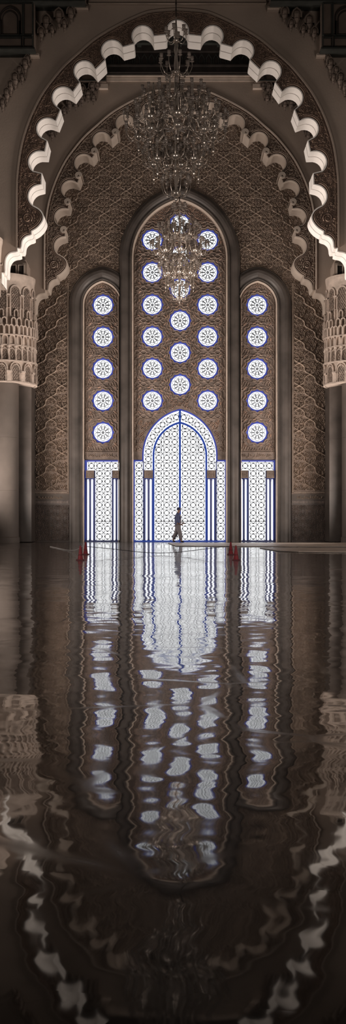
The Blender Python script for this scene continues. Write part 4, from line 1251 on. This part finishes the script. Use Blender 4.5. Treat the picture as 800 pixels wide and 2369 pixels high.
# ------------------------------------------------------------------ the walking person
def skinned(name, verts, edges, rad, m, parent, lv=2, root_i=0):
    me = bpy.data.meshes.new(name); me.from_pydata(verts, edges, []); me.update()
    o = link(name, me, parent); me.materials.append(MAT[m])
    o.modifiers.new('Skin', 'SKIN'); 
    if not me.skin_vertices: pass
    for i, r in enumerate(rad):
        sv = me.skin_vertices[0].data[i]; sv.radius = r if isinstance(r, tuple) else (r, r); sv.use_root = (i == root_i)
    s = o.modifiers.new('Sub', 'SUBSURF'); s.levels = lv; s.render_levels = lv
    for p in me.polygons: p.use_smooth = True
    o.modifiers['Skin'].use_smooth_shade = True
    return o
def person(px, py, label):
    Y = H*F/(py - VY); x0 = (px - VX)*Y/F
    root = empty('person', (x0, Y, 0.03)); tag(root, label, 'person')
    # x is the walking direction (to the right), y is depth (-y towards the camera)
    V = [(0, 0, 0.90), (0.0, 0, 1.05), (0.0, 0, 1.20), (0.0, 0, 1.36), (0.035, 0, 1.45), (0.05, 0, 1.52), (0.06, 0, 1.60), (0.055, 0, 1.66),
         # shoulders and arms (near, far)
         (0.0, -0.18, 1.36), (-0.02, -0.21, 1.09), (0.09, -0.20, 0.94), (0.125, -0.195, 0.885),
         (0.0, 0.18, 1.36), (0.03, 0.21, 1.10), (0.15, 0.17, 0.98), (0.20, 0.155, 0.955),
         # legs: near leg forward, far leg back
         (0.01, -0.09, 0.86), (0.10, -0.10, 0.47), (0.16, -0.10, 0.08), (0.27, -0.11, 0.035),
         (0.0, 0.09, 0.86), (-0.07, 0.10, 0.47), (-0.24, 0.10, 0.13), (-0.14, 0.11, 0.035)]
    E = [(0, 1), (1, 2), (2, 3), (3, 4), (4, 5), (5, 6), (6, 7), (3, 8), (8, 9), (9, 10), (10, 11), (3, 12), (12, 13), (13, 14), (14, 15),
         (0, 16), (16, 17), (17, 18), (18, 19), (0, 20), (20, 21), (21, 22), (22, 23)]
    R = [(0.13, 0.11), (0.12, 0.10), (0.13, 0.11), (0.12, 0.09), 0.055, 0.065, 0.088, 0.06,
         0.055, 0.045, 0.036, 0.03, 0.055, 0.045, 0.036, 0.03, 0.085, 0.06, 0.045, 0.035, 0.085, 0.06, 0.045, 0.035]
    body = skinned('body', V, E, R, 'skin', root)
    # face: nose, brow, ears
    f = MB(); f.lathe([(0.001, -0.022), (0.014, -0.012), (0.012, 0.008), (0.001, 0.03)], 8, (0.150, 0, 1.565)); f.build('nose', 'skin', root, smooth=True)
    for s in (-1, 1):
        f = MB(); f.lathe([(0.001, -0.03), (0.014, -0.015), (0.016, 0.012), (0.001, 0.032)], 8, (0.05, s*0.083, 1.57)); f.build('ear', 'skin', root, smooth=True)
        f = MB(); f.lathe([(0.001, -0.008), (0.009, 0), (0.001, 0.008)], 6, (0.136, s*0.032, 1.595)); f.build('eye', 'shoe', root, smooth=True)
    f = MB(); f.tube([(0.140, -0.02, 1.528), (0.148, 0, 1.526), (0.140, 0.02, 1.528)], 0.006, 5); f.build('mouth', 'cone_base', root, smooth=True)
    cp = MB(); cp.lathe([(0.098, -0.045), (0.104, -0.02), (0.104, 0.03), (0.095, 0.06), (0.06, 0.085), (0.001, 0.092)], 18, (0.052, 0, 1.625)); cp.build('cap', 'hair', root, smooth=True)
    # hands: palm with four fingers and a thumb
    for s, wx, wy, wz in ((-1, 0.125, -0.195, 0.885), (1, 0.20, 0.155, 0.955)):
        hv = [(wx, wy, wz), (wx + 0.045, wy - s*0.004, wz - 0.012), (wx + 0.085, wy - s*0.006, wz - 0.022)]
        he = [(0, 1), (1, 2)]; hr = [0.026, 0.034, 0.03]
        hand = skinned('hand', hv, he, hr, 'skin', root, 1)
        for i in range(4):
            zz = 0.022 - i*0.0155; L = (0.036, 0.042, 0.038, 0.03)[i]
            fv = [(wx + 0.075, wy - s*0.006, wz - 0.02 + zz), (wx + 0.085 + L*0.6, wy - s*0.012, wz - 0.022 + zz*1.1), (wx + 0.085 + L, wy - s*0.03, wz - 0.03 + zz), (wx + 0.075 + L, wy - s*0.048, wz - 0.034 + zz)]
            skinned('finger', fv, [(0, 1), (1, 2), (2, 3)], [0.010, 0.009, 0.008, 0.007], 'skin', hand, 1)
        fv = [(wx + 0.03, wy, wz + 0.01), (wx + 0.06, wy - s*0.012, wz + 0.035), (wx + 0.09, wy - s*0.024, wz + 0.032)]
        skinned('thumb', fv, [(0, 1), (1, 2)], [0.012, 0.010, 0.008], 'skin', hand, 1)
    # clothes
    JV = [(0, 0, 0.84), V[1], V[2], V[3], (0.03, 0, 1.43), V[8], V[9], V[10], V[12], V[13], V[14]]
    skinned('jacket', JV, [(0, 1), (1, 2), (2, 3), (3, 4), (3, 5), (5, 6), (6, 7), (3, 8), (8, 9), (9, 10)],
            [(0.175, 0.15), (0.165, 0.14), (0.165, 0.14), (0.145, 0.125), 0.08, 0.095, 0.078, 0.066, 0.095, 0.078, 0.066], 'shirt', root, 2, 1)
    vf = MB(); 
    vf.lathe([(0.05, 0.0), (0.072, 0.10), (0.078, 0.28), (0.055, 0.40), (0.02, 0.44)], 12, (0.098, -0.01, 0.93)); vf.build('shirt_front', 'vest', root, smooth=True)
    TV = [(0, 0, 0.95), (0.01, -0.085, 0.84), V[17], (0.15, -0.10, 0.12), (0, 0.085, 0.84), V[21], (-0.225, 0.10, 0.16)]
    skinned('trousers', TV, [(0, 1), (1, 2), (2, 3), (0, 4), (4, 5), (5, 6)], [(0.145, 0.135), 0.13, 0.112, 0.092, 0.13, 0.110, 0.090], 'trousers', root, 2, 0)
    for (hx, hy, hz), (tx, ty, tz) in (((0.12, -0.10, 0.05), (0.30, -0.11, 0.035)), ((-0.26, 0.10, 0.085), (-0.11, 0.11, 0.035))):
        skinned('shoe', [(hx, hy, hz), ((hx+tx)/2, hy, (hz+tz)/2 + 0.012), (tx, ty, tz)], [(0, 1), (1, 2)], [(0.048, 0.048), (0.05, 0.052), (0.045, 0.036)], 'shoe', root, 1)
person(411.0, 1256.6, 'person in dark cap and grey-blue jacket walking past the bright doorway')

# ------------------------------------------------------------------ light, camera, render look
def area(name, loc, target, sx, sy, power, col, spread=180):
    L = bpy.data.lights.new(name, 'AREA'); L.spread = math.radians(spread); L.shape = 'RECTANGLE'; L.size = sx; L.size_y = sy; L.energy = power; L.color = col
    o = bpy.data.objects.new(name, L); COL.objects.link(o); o.location = loc
    d = Vector(target) - Vector(loc); o.rotation_euler = d.to_track_quat('-Z', 'Y').to_euler()
    return o
WARM = (1.0, 0.865, 0.775)
area('side_fill_left', (-12.5, 45, 1.5), (5.5, 50.2, 9.5), 6, 2.5, 620, WARM, 60)  # pair of unseen lamps added to brighten the white soffits, not doorways
area('side_fill_right', (12.5, 45, 1.5), (-5.5, 50.2, 9.5), 6, 2.5, 620, WARM, 60)
area('hall_fill_left', (-11, 24, 2.0), (2, 58, 9), 6, 4, 800, WARM)  # pair of unseen fill lamps added to light the wall fronts, not doorways
area('hall_fill_right', (11, 24, 2.0), (-2, 58, 9), 6, 4, 800, WARM)
area('bay_fill_left', (-9.2, 53.0, 1.5), (4, 59, 12), 3, 2, 640, WARM, 120)  # pair of unseen low lamps added to rake the end wall, not doorways
area('bay_fill_right', (9.8, 53.0, 1.5), (-4, 59, 12), 3, 2, 640, WARM, 120)
w = bpy.data.worlds.new('hall_air'); S.world = w; w.use_nodes = True
w.node_tree.nodes['Background'].inputs['Color'].default_value = (1.0, 0.84, 0.72, 1)
w.node_tree.nodes['Background'].inputs['Strength'].default_value = 0.05

cam = bpy.data.cameras.new('camera'); co = bpy.data.objects.new('camera', cam); COL.objects.link(co)
co.location = (0, 0, H); co.rotation_euler = (PI/2, 0, 0)
cam.sensor_fit = 'AUTO'; cam.sensor_width = 36.0; cam.lens = 36.0*F/2369.0
cam.shift_y = (VY - 2369/2)/2369.0
cam.clip_end = 300
S.camera = co
S.view_settings.view_transform = 'Standard'; S.view_settings.look = 'None'
S.view_settings.gamma = 1.0; S.view_settings.exposure = 0.0; S.view_settings.use_curve_mapping = False
S.cycles.max_bounces = 6; S.cycles.diffuse_bounces = 3; S.cycles.glossy_bounces = 4; S.cycles.transmission_bounces = 3
S.cycles.sample_clamp_indirect = 6.0
S.cycles.use_denoising = True
S.cycles.caustics_reflective = False
